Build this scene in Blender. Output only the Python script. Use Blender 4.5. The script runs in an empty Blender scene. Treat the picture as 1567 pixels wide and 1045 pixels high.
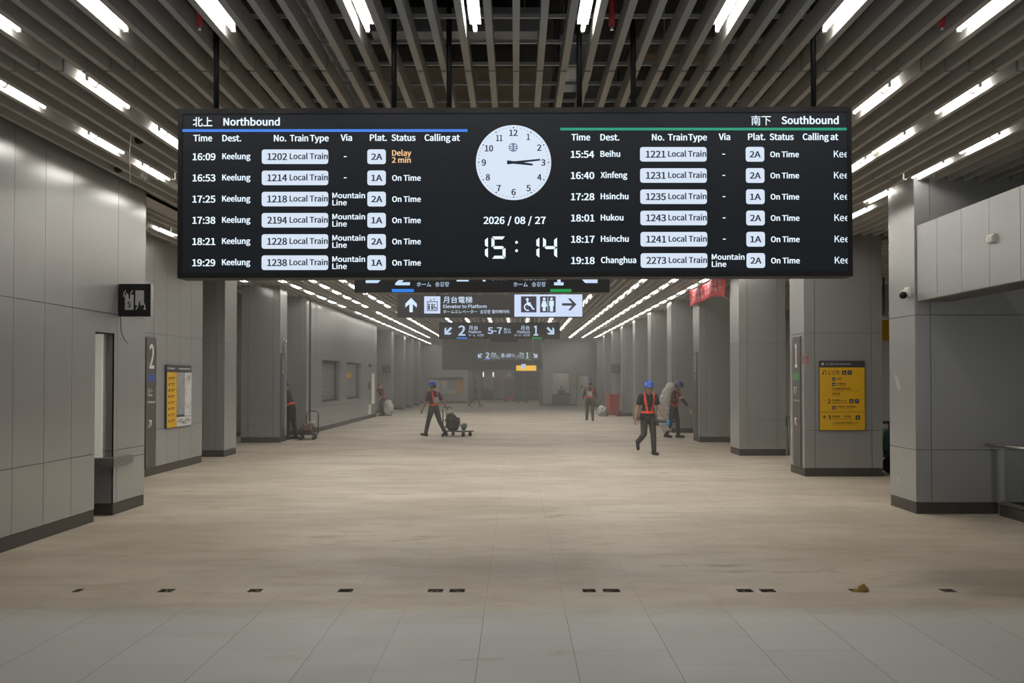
import bpy, bmesh, math, random, os
from mathutils import Vector, Matrix, noise

R = math.radians
random.seed(7)
SC = bpy.context.scene
COL = SC.collection

# ------------------------------------------------------------------ camera, sky, exposure
FPX, W, H = 1360.0, 1567.0, 1045.0
PITCH = R(1.0)
CX, CY = 789.0, 557.3            # where the optical axis meets the picture
EYE = Vector((0, 0, 1.72))
cd = bpy.data.cameras.new('camera')
cam = bpy.data.objects.new('camera', cd)
COL.objects.link(cam)
cd.sensor_width = 36.0
cd.lens = FPX / W * 36.0
cd.shift_x = (W / 2 - CX) / W
cd.shift_y = (CY - H / 2) / W
cd.clip_end = 300
cam.location = EYE
cam.rotation_euler = (R(90) + PITCH, 0, 0)
SC.camera = cam

wd = bpy.data.worlds.new('sky')
SC.world = wd
wd.use_nodes = True
wd.node_tree.nodes['Background'].inputs[0].default_value = (0.95, 0.97, 1.0, 1)
wd.node_tree.nodes['Background'].inputs[1].default_value = 0.95   # daylight of the open entrance behind the camera

SC.view_settings.view_transform = 'Standard'
SC.view_settings.look = 'None'
SC.view_settings.exposure = 0.0
SC.view_settings.gamma = 1.0
SC.view_settings.use_curve_mapping = False
SC.cycles.max_bounces = 7
SC.cycles.diffuse_bounces = 4
SC.cycles.caustics_reflective = False
SC.cycles.caustics_refractive = False
SC.cycles.sample_clamp_indirect = 6

TUBE = 54.0       # radiance of the fluorescent tubes
HAZE = 0.0105     # dust in the hall, per metre


def at(px, py, D):
    """the point of the hall that stands D metres ahead and shows at this place of the photo"""
    xr, yr = (px - CX) / FPX, (CY - py) / FPX
    t = D / (math.cos(PITCH) - yr * math.sin(PITCH))
    return EYE + Vector((xr * t, D, t * (yr * math.cos(PITCH) + math.sin(PITCH))))


def flo(px, py):
    """the point of the floor that shows at this place of the photo"""
    xr, yr = (px - CX) / FPX, (CY - py) / FPX
    t = -EYE.z / (yr * math.cos(PITCH) + math.sin(PITCH))
    return Vector((xr * t, t * (math.cos(PITCH) - yr * math.sin(PITCH)), 0))


# ------------------------------------------------------------------ materials
MATS = {}


def mat(name, col, rough=0.5, metal=0.0, emit=None, es=1.0, noise_amt=0.0, noise_scale=3.0, stretch=(1, 1, 1), spec=0.5, alpha=1.0, trans=0.0, bump=0.0, rvar=0.0):
    if name in MATS:
        return MATS[name]
    m = bpy.data.materials.new(name)
    m.use_nodes = True
    nt = m.node_tree
    b = nt.nodes['Principled BSDF']
    b.inputs['Base Color'].default_value = (*col, 1)
    b.inputs['Roughness'].default_value = rough
    b.inputs['Metallic'].default_value = metal
    b.inputs['Specular IOR Level'].default_value = spec
    b.inputs['Transmission Weight'].default_value = trans
    b.inputs['Alpha'].default_value = alpha
    if emit:
        b.inputs['Emission Color'].default_value = (*emit, 1)
        b.inputs['Emission Strength'].default_value = es
    if noise_amt or bump or rvar:
        tc = nt.nodes.new('ShaderNodeTexCoord')
        mp = nt.nodes.new('ShaderNodeMapping')
        mp.inputs['Scale'].default_value = stretch
        nz = nt.nodes.new('ShaderNodeTexNoise')
        nz.inputs['Scale'].default_value = noise_scale
        nz.inputs['Detail'].default_value = 6
        nt.links.new(tc.outputs['Object'], mp.inputs[0])
        nt.links.new(mp.outputs[0], nz.inputs['Vector'])
        if noise_amt:
            mx = nt.nodes.new('ShaderNodeMix')
            mx.data_type = 'RGBA'
            lo = [c * (1 - noise_amt) for c in col]
            hi = [min(1, c * (1 + noise_amt)) for c in col]
            mx.inputs[6].default_value = (*lo, 1)
            mx.inputs[7].default_value = (*hi, 1)
            nt.links.new(nz.outputs['Fac'], mx.inputs[0])
            nt.links.new(mx.outputs[2], b.inputs['Base Color'])
        if rvar:
            mr = nt.nodes.new('ShaderNodeMapRange')
            mr.inputs[1].default_value, mr.inputs[2].default_value = 0.3, 0.7
            mr.inputs[3].default_value, mr.inputs[4].default_value = rough - rvar, rough + rvar
            nt.links.new(nz.outputs['Fac'], mr.inputs[0])
            nt.links.new(mr.outputs[0], b.inputs['Roughness'])
        if bump:
            bp = nt.nodes.new('ShaderNodeBump')
            bp.inputs['Strength'].default_value = bump
            bp.inputs['Distance'].default_value = 0.02
            nt.links.new(nz.outputs['Fac'], bp.inputs['Height'])
            nt.links.new(bp.outputs[0], b.inputs['Normal'])
    MATS[name] = m
    return m


M_PANEL = mat('aluminium panel', (0.40, 0.40, 0.398), 0.27, 0.42, noise_amt=0.03, noise_scale=2.2, stretch=(1, 1, 0.3))
M_FASCIA = mat('fascia panel', (0.38, 0.38, 0.39), 0.34, 0.5, noise_amt=0.05, noise_scale=1.5)
M_JOINT = mat('panel joint', (0.10, 0.095, 0.09), 0.7)
M_BASE = mat('dark stone skirting', (0.060, 0.052, 0.045), 0.5, noise_amt=0.25, noise_scale=8)
M_SLAT = mat('slat paint', (0.47, 0.46, 0.43), 0.55, noise_amt=0.04, noise_scale=4)
M_PLENUM = mat('plenum dark', (0.03, 0.03, 0.03), 0.9)
M_RAIL = mat('galvanised rail', (0.45, 0.46, 0.47), 0.45, 0.7)
M_DUCT = mat('duct wrap', (0.22, 0.19, 0.15), 0.7, noise_amt=0.3, noise_scale=5, bump=0.3)
M_FOIL = mat('foil', (0.55, 0.58, 0.62), 0.35, 0.8, noise_amt=0.2, noise_scale=9, bump=0.5)
M_BLACK = mat('black housing', (0.008, 0.008, 0.009), 0.5, spec=0.3)
M_DARK = mat('dark grey metal', (0.045, 0.046, 0.05), 0.45)
M_GREY = mat('mid grey metal', (0.16, 0.155, 0.15), 0.5)
M_STEEL = mat('stainless steel', (0.5, 0.49, 0.47), 0.35, 0.9)
M_WHITE = mat('white plastic', (0.75, 0.74, 0.70), 0.4)
M_CREAM = mat('cream frosted panel', (0.72, 0.71, 0.62), 0.5)
M_SCREEN = mat('led screen dark', (0.010, 0.012, 0.016), 0.6, spec=0.25, emit=(0.55, 0.75, 1.0), es=0.0065)
M_LED = mat('led white', (0.02, 0.02, 0.02), 0.5, emit=(0.76, 0.88, 1.0), es=1.15)
M_LEDDIM = mat('led badge', (0.02, 0.02, 0.02), 0.5, emit=(0.74, 0.85, 1.0), es=0.9)
M_LEDBLUE = mat('led blue', (0.01, 0.01, 0.02), 0.5, emit=(0.045, 0.22, 0.85), es=0.95)
M_LEDGREEN = mat('led green', (0.01, 0.02, 0.01), 0.5, emit=(0.01, 0.36, 0.22), es=0.85)
M_LEDORANGE = mat('led orange', (0.02, 0.01, 0.01), 0.5, emit=(1.0, 0.60, 0.30), es=0.95)
M_NAVY = mat('led navy figures', (0.006, 0.012, 0.03), 0.5, emit=(0.05, 0.11, 0.22), es=0.05)
M_CLOCKBLUE = mat('emblem blue', (0.01, 0.03, 0.1), 0.5, emit=(0.01, 0.06, 0.28), es=0.5)
M_SIGN = mat('sign panel dark', (0.018, 0.019, 0.021), 0.4)
M_SIGNLIT = mat('lit sign face', (0.3, 0.3, 0.3), 0.5, emit=(0.50, 0.66, 0.98), es=0.75)
M_SIGNTXT = mat('lit sign lettering', (0.3, 0.3, 0.3), 0.5, emit=(0.52, 0.72, 1.0), es=0.85)
M_SIGNBLUE = mat('lit sign blue bar', (0.02, 0.1, 0.4), 0.5, emit=(0.02, 0.22, 0.75), es=0.85)
M_SIGNGREEN = mat('lit sign green bar', (0.01, 0.2, 0.05), 0.5, emit=(0.01, 0.32, 0.07), es=0.75)
M_YELLOW = mat('yellow board', (0.66, 0.38, 0.012), 0.5, noise_amt=0.03)
M_YELLOWLIT = mat('yellow lit sign', (0.7, 0.4, 0.01), 0.5, emit=(0.9, 0.5, 0.01), es=0.7)
M_PRINT = mat('print dark', (0.035, 0.025, 0.012), 0.5)
M_PRINTNAVY = mat('print navy', (0.03, 0.03, 0.06), 0.5)
M_PRINTGREY = mat('print grey', (0.42, 0.42, 0.42), 0.5)
M_PRINTWHITE = mat('print white', (0.7, 0.7, 0.7), 0.5)
M_MAPWHITE = mat('map paper', (0.62, 0.62, 0.62), 0.5, noise_amt=0.05, noise_scale=9)
M_MAPGREY = mat('map grey', (0.30, 0.32, 0.34), 0.5, noise_amt=0.25, noise_scale=9)
M_TOTEM = mat('totem strip', (0.085, 0.075, 0.068), 0.4)
M_TOTEMBLUE = mat('totem blue', (0.05, 0.09, 0.3), 0.4)
M_TOTEMGREEN = mat('totem green', (0.05, 0.24, 0.09), 0.4)
M_RED = mat('red paint', (0.45, 0.03, 0.03), 0.45)
M_BANNER = mat('red banner cloth', (0.62, 0.035, 0.05), 0.7, noise_amt=0.1, noise_scale=6)
M_BANNERTXT = mat('banner lettering', (0.75, 0.5, 0.5), 0.7)
M_SKIN = mat('skin', (0.36, 0.20, 0.135), 0.55)
M_EYE = mat('eyes and brows', (0.02, 0.015, 0.012), 0.4)
M_LIPS = mat('lips', (0.26, 0.10, 0.085), 0.5)
M_HAIR = mat('black hair', (0.012, 0.010, 0.009), 0.6)
M_TEEBLACK = mat('black cotton', (0.018, 0.017, 0.017), 0.85, bump=0.4, noise_scale=25)
M_TEEBROWN = mat('maroon cotton', (0.055, 0.022, 0.02), 0.85, bump=0.4, noise_scale=25)
M_TROUSER = mat('charcoal trousers', (0.05, 0.048, 0.042), 0.85, noise_amt=0.2, noise_scale=6, bump=0.4)
M_TROUSERBLUE = mat('slate trousers', (0.04, 0.045, 0.048), 0.85, noise_amt=0.2, noise_scale=6, bump=0.4)
M_BOOT = mat('dark boots', (0.02, 0.017, 0.014), 0.6)
M_VEST = mat('orange reflective tape', (0.85, 0.085, 0.035), 0.5)
M_VESTGREY = mat('silver reflective patch', (0.40, 0.38, 0.38), 0.45)
M_HELMET = mat('blue helmet', (0.02, 0.075, 0.42), 0.25)
M_HELMETDARK = mat('dark blue helmet', (0.02, 0.05, 0.13), 0.3)
M_HELMETWHITE = mat('white helmet sticker', (0.7, 0.72, 0.75), 0.4)
M_BAG = mat('white sack', (0.52, 0.50, 0.46), 0.75, noise_amt=0.12, noise_scale=8, bump=0.6)
M_BAGDARK = mat('dark load', (0.06, 0.052, 0.045), 0.8, noise_amt=0.3, noise_scale=9, bump=0.5)
M_BAGBROWN = mat('brown load', (0.15, 0.09, 0.07), 0.8, noise_amt=0.4, noise_scale=9, bump=0.5)
M_TEAL = mat('green net', (0.10, 0.20, 0.15), 0.8)
M_BLUEPL = mat('blue plastic', (0.03, 0.25, 0.6), 0.4)
M_BINRED = mat('red bin plastic', (0.36, 0.05, 0.045), 0.45)
M_FOAM = mat('ochre foam', (0.32, 0.20, 0.06), 0.9, noise_amt=0.3, noise_scale=30)
M_RUBBLE = mat('rubble', (0.26, 0.22, 0.16), 0.9, noise_amt=0.5, noise_scale=40)
M_FLOORBOX = mat('floor box metal', (0.14, 0.115, 0.08), 0.6)
M_TUBE = mat('fluorescent tube', (0.9, 0.9, 0.9), 0.5, emit=(1.0, 0.965, 0.90), es=TUBE)
M_BATTEN = mat('white batten', (0.8, 0.79, 0.76), 0.5)
M_ROOMLIT = mat('pale room wall', (0.72, 0.70, 0.66), 0.6)
M_CHROME = mat('chrome clamp', (0.7, 0.7, 0.7), 0.15, 1.0)
M_BULK = mat('bulkhead grey', (0.026, 0.025, 0.023), 0.7, spec=0.2)
M_SHUTTER = mat('shutter slat metal', (0.15, 0.15, 0.145), 0.5, 0.2)
M_BLUEGREY = mat('blue grey wall', (0.06, 0.075, 0.095), 0.6)


def glass_mat():
    m = mat('balustrade glass', (0.55, 0.62, 0.58), 0.03, trans=0.0)
    nt = m.node_tree
    out = nt.nodes['Material Output']
    tr = nt.nodes.new('ShaderNodeBsdfTransparent')
    tr.inputs[0].default_value = (0.95, 0.97, 0.95, 1)
    gl = nt.nodes.new('ShaderNodeBsdfGlossy')
    gl.inputs[1].default_value = 0.03
    mx = nt.nodes.new('ShaderNodeMixShader')
    mx.inputs[0].default_value = 0.06
    nt.links.new(tr.outputs[0], mx.inputs[1])
    nt.links.new(gl.outputs[0], mx.inputs[2])
    nt.links.new(mx.outputs[0], out.inputs['Surface'])
    return m


M_GLASS = glass_mat()


def floor_mat():
    m = bpy.data.materials.new('dusty floor tiles')
    m.use_nodes = True
    nt = m.node_tree
    N, L = nt.nodes, nt.links
    b = N['Principled BSDF']
    b.inputs['Specular IOR Level'].default_value = 0.35
    tc = N.new('ShaderNodeTexCoord')
    sep = N.new('ShaderNodeSeparateXYZ')
    L.new(tc.outputs['Object'], sep.inputs[0])

    def mth(op, a, bb=None, c=None):
        n = N.new('ShaderNodeMath')
        n.operation = op
        for i, v in enumerate((a, bb, c)):
            if v is None:
                continue
            if isinstance(v, (int, float)):
                n.inputs[i].default_value = v
            else:
                L.new(v, n.inputs[i])
        return n.outputs[0]

    x, y = sep.outputs[0], sep.outputs[1]
    # one narrow cut column of tiles between x=-1.288 and x=-0.832
    xs = mth('SUBTRACT', x, mth('MULTIPLY', mth('LESS_THAN', x, -0.832), 0.144))
    xs = mth('ADD', mth('SUBTRACT', xs, 0.368), 60.0)
    colx = mth('FLOOR', mth('DIVIDE', xs, 0.6))
    fx = mth('MODULO', xs, 0.6)
    dx = mth('MINIMUM', fx, mth('SUBTRACT', 0.6, fx))
    off = mth('MULTIPLY', mth('MODULO', colx, 2.0), 0.3)
    ys = mth('ADD', mth('ADD', y, 60.0 - 0.29), off)
    fy = mth('MODULO', ys, 0.6)
    dy = mth('MINIMUM', fy, mth('SUBTRACT', 0.6, fy))
    gx = mth('LESS_THAN', dx, 0.0022)
    gy = mth('LESS_THAN', dy, 0.0026)
    g = mth('MAXIMUM', mth('MULTIPLY', gx, 0.75), mth('MULTIPLY', gy, 0.32))
    rowy = mth('FLOOR', mth('DIVIDE', ys, 0.6))
    wn = N.new('ShaderNodeTexWhiteNoise')
    wn.noise_dimensions = '2D'
    cmb = N.new('ShaderNodeCombineXYZ')
    L.new(colx, cmb.inputs[0])
    L.new(rowy, cmb.inputs[1])
    L.new(cmb.outputs[0], wn.inputs['Vector'])

    def nz(scale, sx=1, sy=1, det=6, rough=0.6, off=(0, 0, 0)):
        mp = N.new('ShaderNodeMapping')
        mp.inputs['Scale'].default_value = (sx, sy, 1)
        mp.inputs['Location'].default_value = off
        n = N.new('ShaderNodeTexNoise')
        n.inputs['Scale'].default_value = scale
        n.inputs['Detail'].default_value = det
        n.inputs['Roughness'].default_value = rough
        L.new(tc.outputs['Object'], mp.inputs[0])
        L.new(mp.outputs[0], n.inputs['Vector'])
        return n.outputs['Fac']

    def mix(f, a, bb):
        n = N.new('ShaderNodeMix')
        n.data_type = 'RGBA'
        if isinstance(f, (int, float)):
            n.inputs[0].default_value = f
        else:
            L.new(f, n.inputs[0])
        for k, v in ((6, a), (7, bb)):
            if isinstance(v, tuple):
                n.inputs[k].default_value = (*v, 1)
            else:
                L.new(v, n.inputs[k])
        return n.outputs[2]

    def rng(v, a, bb, c=0.0, d=1.0):
        n = N.new('ShaderNodeMapRange')
        n.interpolation_type = 'SMOOTHSTEP'
        n.inputs[1].default_value, n.inputs[2].default_value = a, bb
        n.inputs[3].default_value, n.inputs[4].default_value = c, d
        L.new(v, n.inputs[0])
        return n.outputs[0]

    n1 = nz(0.7, 0.5, 1.0)
    n2 = nz(2.4, 0.55, 1.6, 8, 0.7)
    n3 = nz(7.0, 0.6, 1.8, 8, 0.7)
    # the tiles themselves, pale grey, and the dust that lies on them
    tile = mix(mth('MULTIPLY', wn.outputs[0], 0.5), (0.62, 0.61, 0.585), (0.54, 0.53, 0.51))
    tile = mix(mth('MULTIPLY', rng(n2, 0.45, 0.7), 0.35), tile, (0.64, 0.62, 0.575))
    dust = mix(rng(n1, 0.35, 0.65), (0.44, 0.37, 0.285), (0.60, 0.525, 0.42))
    dust = mix(mth('MULTIPLY', rng(n2, 0.5, 0.72), 0.6), dust, (0.41, 0.335, 0.25))
    # dust covers everything past the mopped strip, with a ragged edge near y = 6.6
    edge = mth('ADD', y, mth('MULTIPLY', mth('SUBTRACT', n3, 0.5), 0.5))
    dustf = mth('MULTIPLY', rng(edge, 6.35, 6.85), mth('ADD', 0.78, mth('MULTIPLY', n2, 0.3)))
    colr = mix(dustf, tile, dust)
    # patches of dark dirt, and one at the right before the stairs
    st = rng(mth('MULTIPLY', n2, n1), 0.33, 0.42)
    colr = mix(mth('MULTIPLY', st, 0.45), colr, (0.29, 0.235, 0.18))
    ddx = mth('DIVIDE', mth('SUBTRACT', x, 4.4), 1.3)
    ddy = mth('DIVIDE', mth('SUBTRACT', y, 7.55), 0.75)
    rr = mth('ADD', mth('MULTIPLY', ddx, ddx), mth('MULTIPLY', ddy, ddy))
    rr = mth('ADD', rr, mth('MULTIPLY', mth('SUBTRACT', n2, 0.5), 3.2))
    colr = mix(mth('MULTIPLY', rng(rr, 1.1, 0.1), 0.55), colr, (0.17, 0.135, 0.10))
    g = mth('MULTIPLY', g, mth('SUBTRACT', 1.0, mth('MULTIPLY', dustf, 0.5)))
    colr = mix(g, colr, (0.14, 0.12, 0.10))
    L.new(colr, b.inputs['Base Color'])
    L.new(rng(n2, 0.3, 0.7, 0.42, 0.62), b.inputs['Roughness'])
    return m


M_FLOOR = floor_mat()


# ------------------------------------------------------------------ builders
def tag(o, label=None, cat=None, group=None, kind=None):
    if label:
        o['label'] = label
    if cat:
        o['category'] = cat
    if group:
        o['group'] = group
    if kind:
        o['kind'] = kind
    return o


def empty(name, loc, rz=0.0, label=None, cat=None, group=None, kind=None, ry=0.0):
    o = bpy.data.objects.new(name, None)
    COL.objects.link(o)
    o.location = loc
    o.rotation_euler = (0, ry, rz)
    o.empty_display_size = 0.1
    return tag(o, label, cat, group, kind)


def rootmat(o):
    m = Matrix.Identity(4)
    chain = []
    while o is not None:
        chain.append(o)
        o = o.parent
    for c in reversed(chain):
        m = m @ (Matrix.Translation(c.location) @ c.rotation_euler.to_matrix().to_4x4())
    return m


class MB:
    """collects shapes into one mesh"""

    def __init__(self):
        self.bm = bmesh.new()
        self.mi = 0

    def _m(self, faces):
        for f in faces:
            f.material_index = self.mi
        return faces

    def box(self, x0, x1, y0, y1, z0, z1):
        vs = [self.bm.verts.new((x, y, z)) for x in (x0, x1) for y in (y0, y1) for z in (z0, z1)]
        F = [(0, 1, 3, 2), (4, 6, 7, 5), (0, 4, 5, 1), (2, 3, 7, 6), (0, 2, 6, 4), (1, 5, 7, 3)]
        self._m([self.bm.faces.new([vs[i] for i in f]) for f in F])
        return vs

    def bar(self, p, q, w, h=None, up=(0, 0, 1)):
        """a straight bar of w x h section"""
        p, q = Vector(p), Vector(q)
        h = h or w
        d = (q - p).normalized()
        u = Vector(up)
        if abs(d.dot(u)) > 0.95:
            u = Vector((0, 1, 0))
        s = d.cross(u).normalized()
        u = s.cross(d)
        vs = [self.bm.verts.new(c + s * (a * w / 2) + u * (b * h / 2)) for c in (p, q) for a, b in ((-1, -1), (1, -1), (1, 1), (-1, 1))]
        F = [(0, 1, 2, 3), (7, 6, 5, 4), (0, 4, 5, 1), (1, 5, 6, 2), (2, 6, 7, 3), (3, 7, 4, 0)]
        self._m([self.bm.faces.new([vs[i] for i in f]) for f in F])

    def cone(self, p, q, r0, r1=None, n=12, caps=True):
        p, q = Vector(p), Vector(q)
        r1 = r0 if r1 is None else r1
        d = (q - p).normalized()
        a = Vector((1, 0, 0)) if abs(d.x) < 0.8 else Vector((0, 1, 0))
        s = d.cross(a).normalized()
        u = d.cross(s)
        A, B = [], []
        for i in range(n):
            t = 2 * math.pi * i / n
            v = s * math.cos(t) + u * math.sin(t)
            A.append(self.bm.verts.new(p + v * r0))
            B.append(self.bm.verts.new(q + v * r1))
        fs = []
        for i in range(n):
            j = (i + 1) % n
            fs.append(self.bm.faces.new((A[i], A[j], B[j], B[i])))
        for f in fs:
            f.smooth = True
        if caps:
            fs.append(self.bm.faces.new(A[::-1]))
            fs.append(self.bm.faces.new(B))
        self._m(fs)

    def tube(self, pts, r, n=8):
        pts = [Vector(p) for p in pts]
        rings = []
        for i, p in enumerate(pts):
            d = (pts[min(i + 1, len(pts) - 1)] - pts[max(i - 1, 0)]).normalized()
            a = Vector((0, 0, 1)) if abs(d.z) < 0.8 else Vector((0, 1, 0))
            s = d.cross(a).normalized()
            u = d.cross(s)
            rr = r[i] if isinstance(r, (list, tuple)) else r
            rings.append([self.bm.verts.new(p + (s * math.cos(2 * math.pi * k / n) + u * math.sin(2 * math.pi * k / n)) * rr) for k in range(n)])
        fs = []
        for A, B in zip(rings, rings[1:]):
            for i in range(n):
                j = (i + 1) % n
                f = self.bm.faces.new((A[i], A[j], B[j], B[i]))
                f.smooth = True
                fs.append(f)
        fs.append(self.bm.faces.new(rings[0][::-1]))
        fs.append(self.bm.faces.new(rings[-1]))
        self._m(fs)

    def ell(self, c, rx, ry=None, rz=None, sub=3, rot=None, nz=0.0, nzs=4.0):
        ry = rx if ry is None else ry
        rz = rx if rz is None else rz
        r = bmesh.ops.create_icosphere(self.bm, subdivisions=sub, radius=1.0)
        for v in r['verts']:
            p = v.co.copy()
            k = 1.0
            if nz:
                k += nz * noise.noise(Vector((p.x, p.y, p.z)) * nzs * 0.5 + Vector(c) * 3.1)
            p = Vector((p.x * rx * k, p.y * ry * k, p.z * rz * k))
            if rot:
                p = rot @ p
            v.co = p + Vector(c)
        fs = set(f for v in r['verts'] for f in v.link_faces)
        for f in fs:
            f.smooth = True
        self._m(fs)

    def cap(self, p, q, r0, r1=None, n=14):
        """tapered capsule"""
        r1 = r0 if r1 is None else r1
        self.cone(p, q, r0, r1, n)
        self.ell(p, r0, sub=2)
        self.ell(q, r1, sub=2)

    def lathe(self, c, prof, n=20, sx=1.0, sy=1.0):
        """prof: (radius, z) pairs"""
        c = Vector(c)
        rings = [[self.bm.verts.new(c + Vector((r * sx * math.cos(2 * math.pi * k / n), r * sy * math.sin(2 * math.pi * k / n), z))) for k in range(n)] for r, z in prof]
        fs = []
        for A, B in zip(rings, rings[1:]):
            for i in range(n):
                j = (i + 1) % n
                f = self.bm.faces.new((A[i], A[j], B[j], B[i]))
                f.smooth = True
                fs.append(f)
        fs.append(self.bm.faces.new(rings[0][::-1]))
        fs.append(self.bm.faces.new(rings[-1]))
        self._m(fs)

    def poly(self, pts):
        f = self.bm.faces.new([self.bm.verts.new(p) for p in pts])
        self._m([f])
        return f

    def prism(self, pts, d):
        """a flat outline pushed along the vector d"""
        d = Vector(d)
        A = [self.bm.verts.new(p) for p in pts]
        B = [self.bm.verts.new(Vector(p) + d) for p in pts]
        fs = [self.bm.faces.new(A[::-1]), self.bm.faces.new(B)]
        n = len(pts)
        for i in range(n):
            j = (i + 1) % n
            fs.append(self.bm.faces.new((A[i], A[j], B[j], B[i])))
        self._m(fs)

    def raw(self, verts, faces):
        vs = [self.bm.verts.new(v) for v in verts]
        fs = []
        for f in faces:
            try:
                fs.append(self.bm.faces.new([vs[i] for i in f]))
            except ValueError:
                pass
        self._m(fs)

    def mesh(self, name, mats, inv=None, bevel=0.0, normals=True):
        if bevel:
            es = [e for e in self.bm.edges if len(e.link_faces) == 2 and e.calc_face_angle(0) > 0.9]
            bmesh.ops.bevel(self.bm, geom=es, offset=bevel, segments=2, affect='EDGES', clamp_overlap=True)
        if normals:
            bmesh.ops.recalc_face_normals(self.bm, faces=self.bm.faces[:])
        me = bpy.data.meshes.new(name)
        if inv is not None:
            self.bm.transform(inv)
        self.bm.to_mesh(me)
        self.bm.free()
        for m in (mats if isinstance(mats, (list, tuple)) else [mats]):
            me.materials.append(m)
        return me

    def build(self, name, mats, parent=None, label=None, cat=None, group=None, kind=None, bevel=0.0, local=False, normals=True):
        """links the collected shapes as ONE object; shapes are in world places unless local"""
        inv = None
        if parent is not None and not local:
            inv = rootmat(parent).inverted()
        o = bpy.data.objects.new(name, self.mesh(name, mats, inv, bevel, normals))
        COL.objects.link(o)
        if parent is not None:
            o.parent = parent
        return tag(o, label, cat, group, kind)


def copy_tree(o, parent=None):
    c = o.copy()
    COL.objects.link(c)
    c.parent = parent
    for ch in list(o.children):
        copy_tree(ch, c)
    return c


# ------------------------------------------------------------------ lettering
FONT = None
try:
    fp = os.path.join(bpy.utils.resource_path('LOCAL'), 'datafiles', 'fonts', 'Noto Sans CJK Regular.woff2')
    FONT = bpy.data.fonts.load(fp)
except Exception:
    FONT = None
_glyph = {}


def glyphs(s, bold=0.0, spacing=1.0):
    """the outline of a line of text, filled: points and faces, its base line on y = 0"""
    key = (s, bold, spacing)
    if key not in _glyph:
        c = bpy.data.curves.new('text', 'FONT')
        if FONT:
            c.font = FONT
        c.body = s
        c.size = 2.6 if FONT else 1.0
        c.offset = bold
        c.resolution_u = 3
        c.space_character = spacing
        o = bpy.data.objects.new('text', c)
        COL.objects.link(o)
        dg = bpy.context.evaluated_depsgraph_get()
        me = bpy.data.meshes.new_from_object(o.evaluated_get(dg))
        _glyph[key] = ([v.co.to_2d() for v in me.vertices], [tuple(p.vertices) for p in me.polygons])
        bpy.data.objects.remove(o)
        bpy.data.curves.remove(c)
        bpy.data.meshes.remove(me)
    return _glyph[key]


CAPH = max(v.y for v in glyphs('H')[0])


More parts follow.
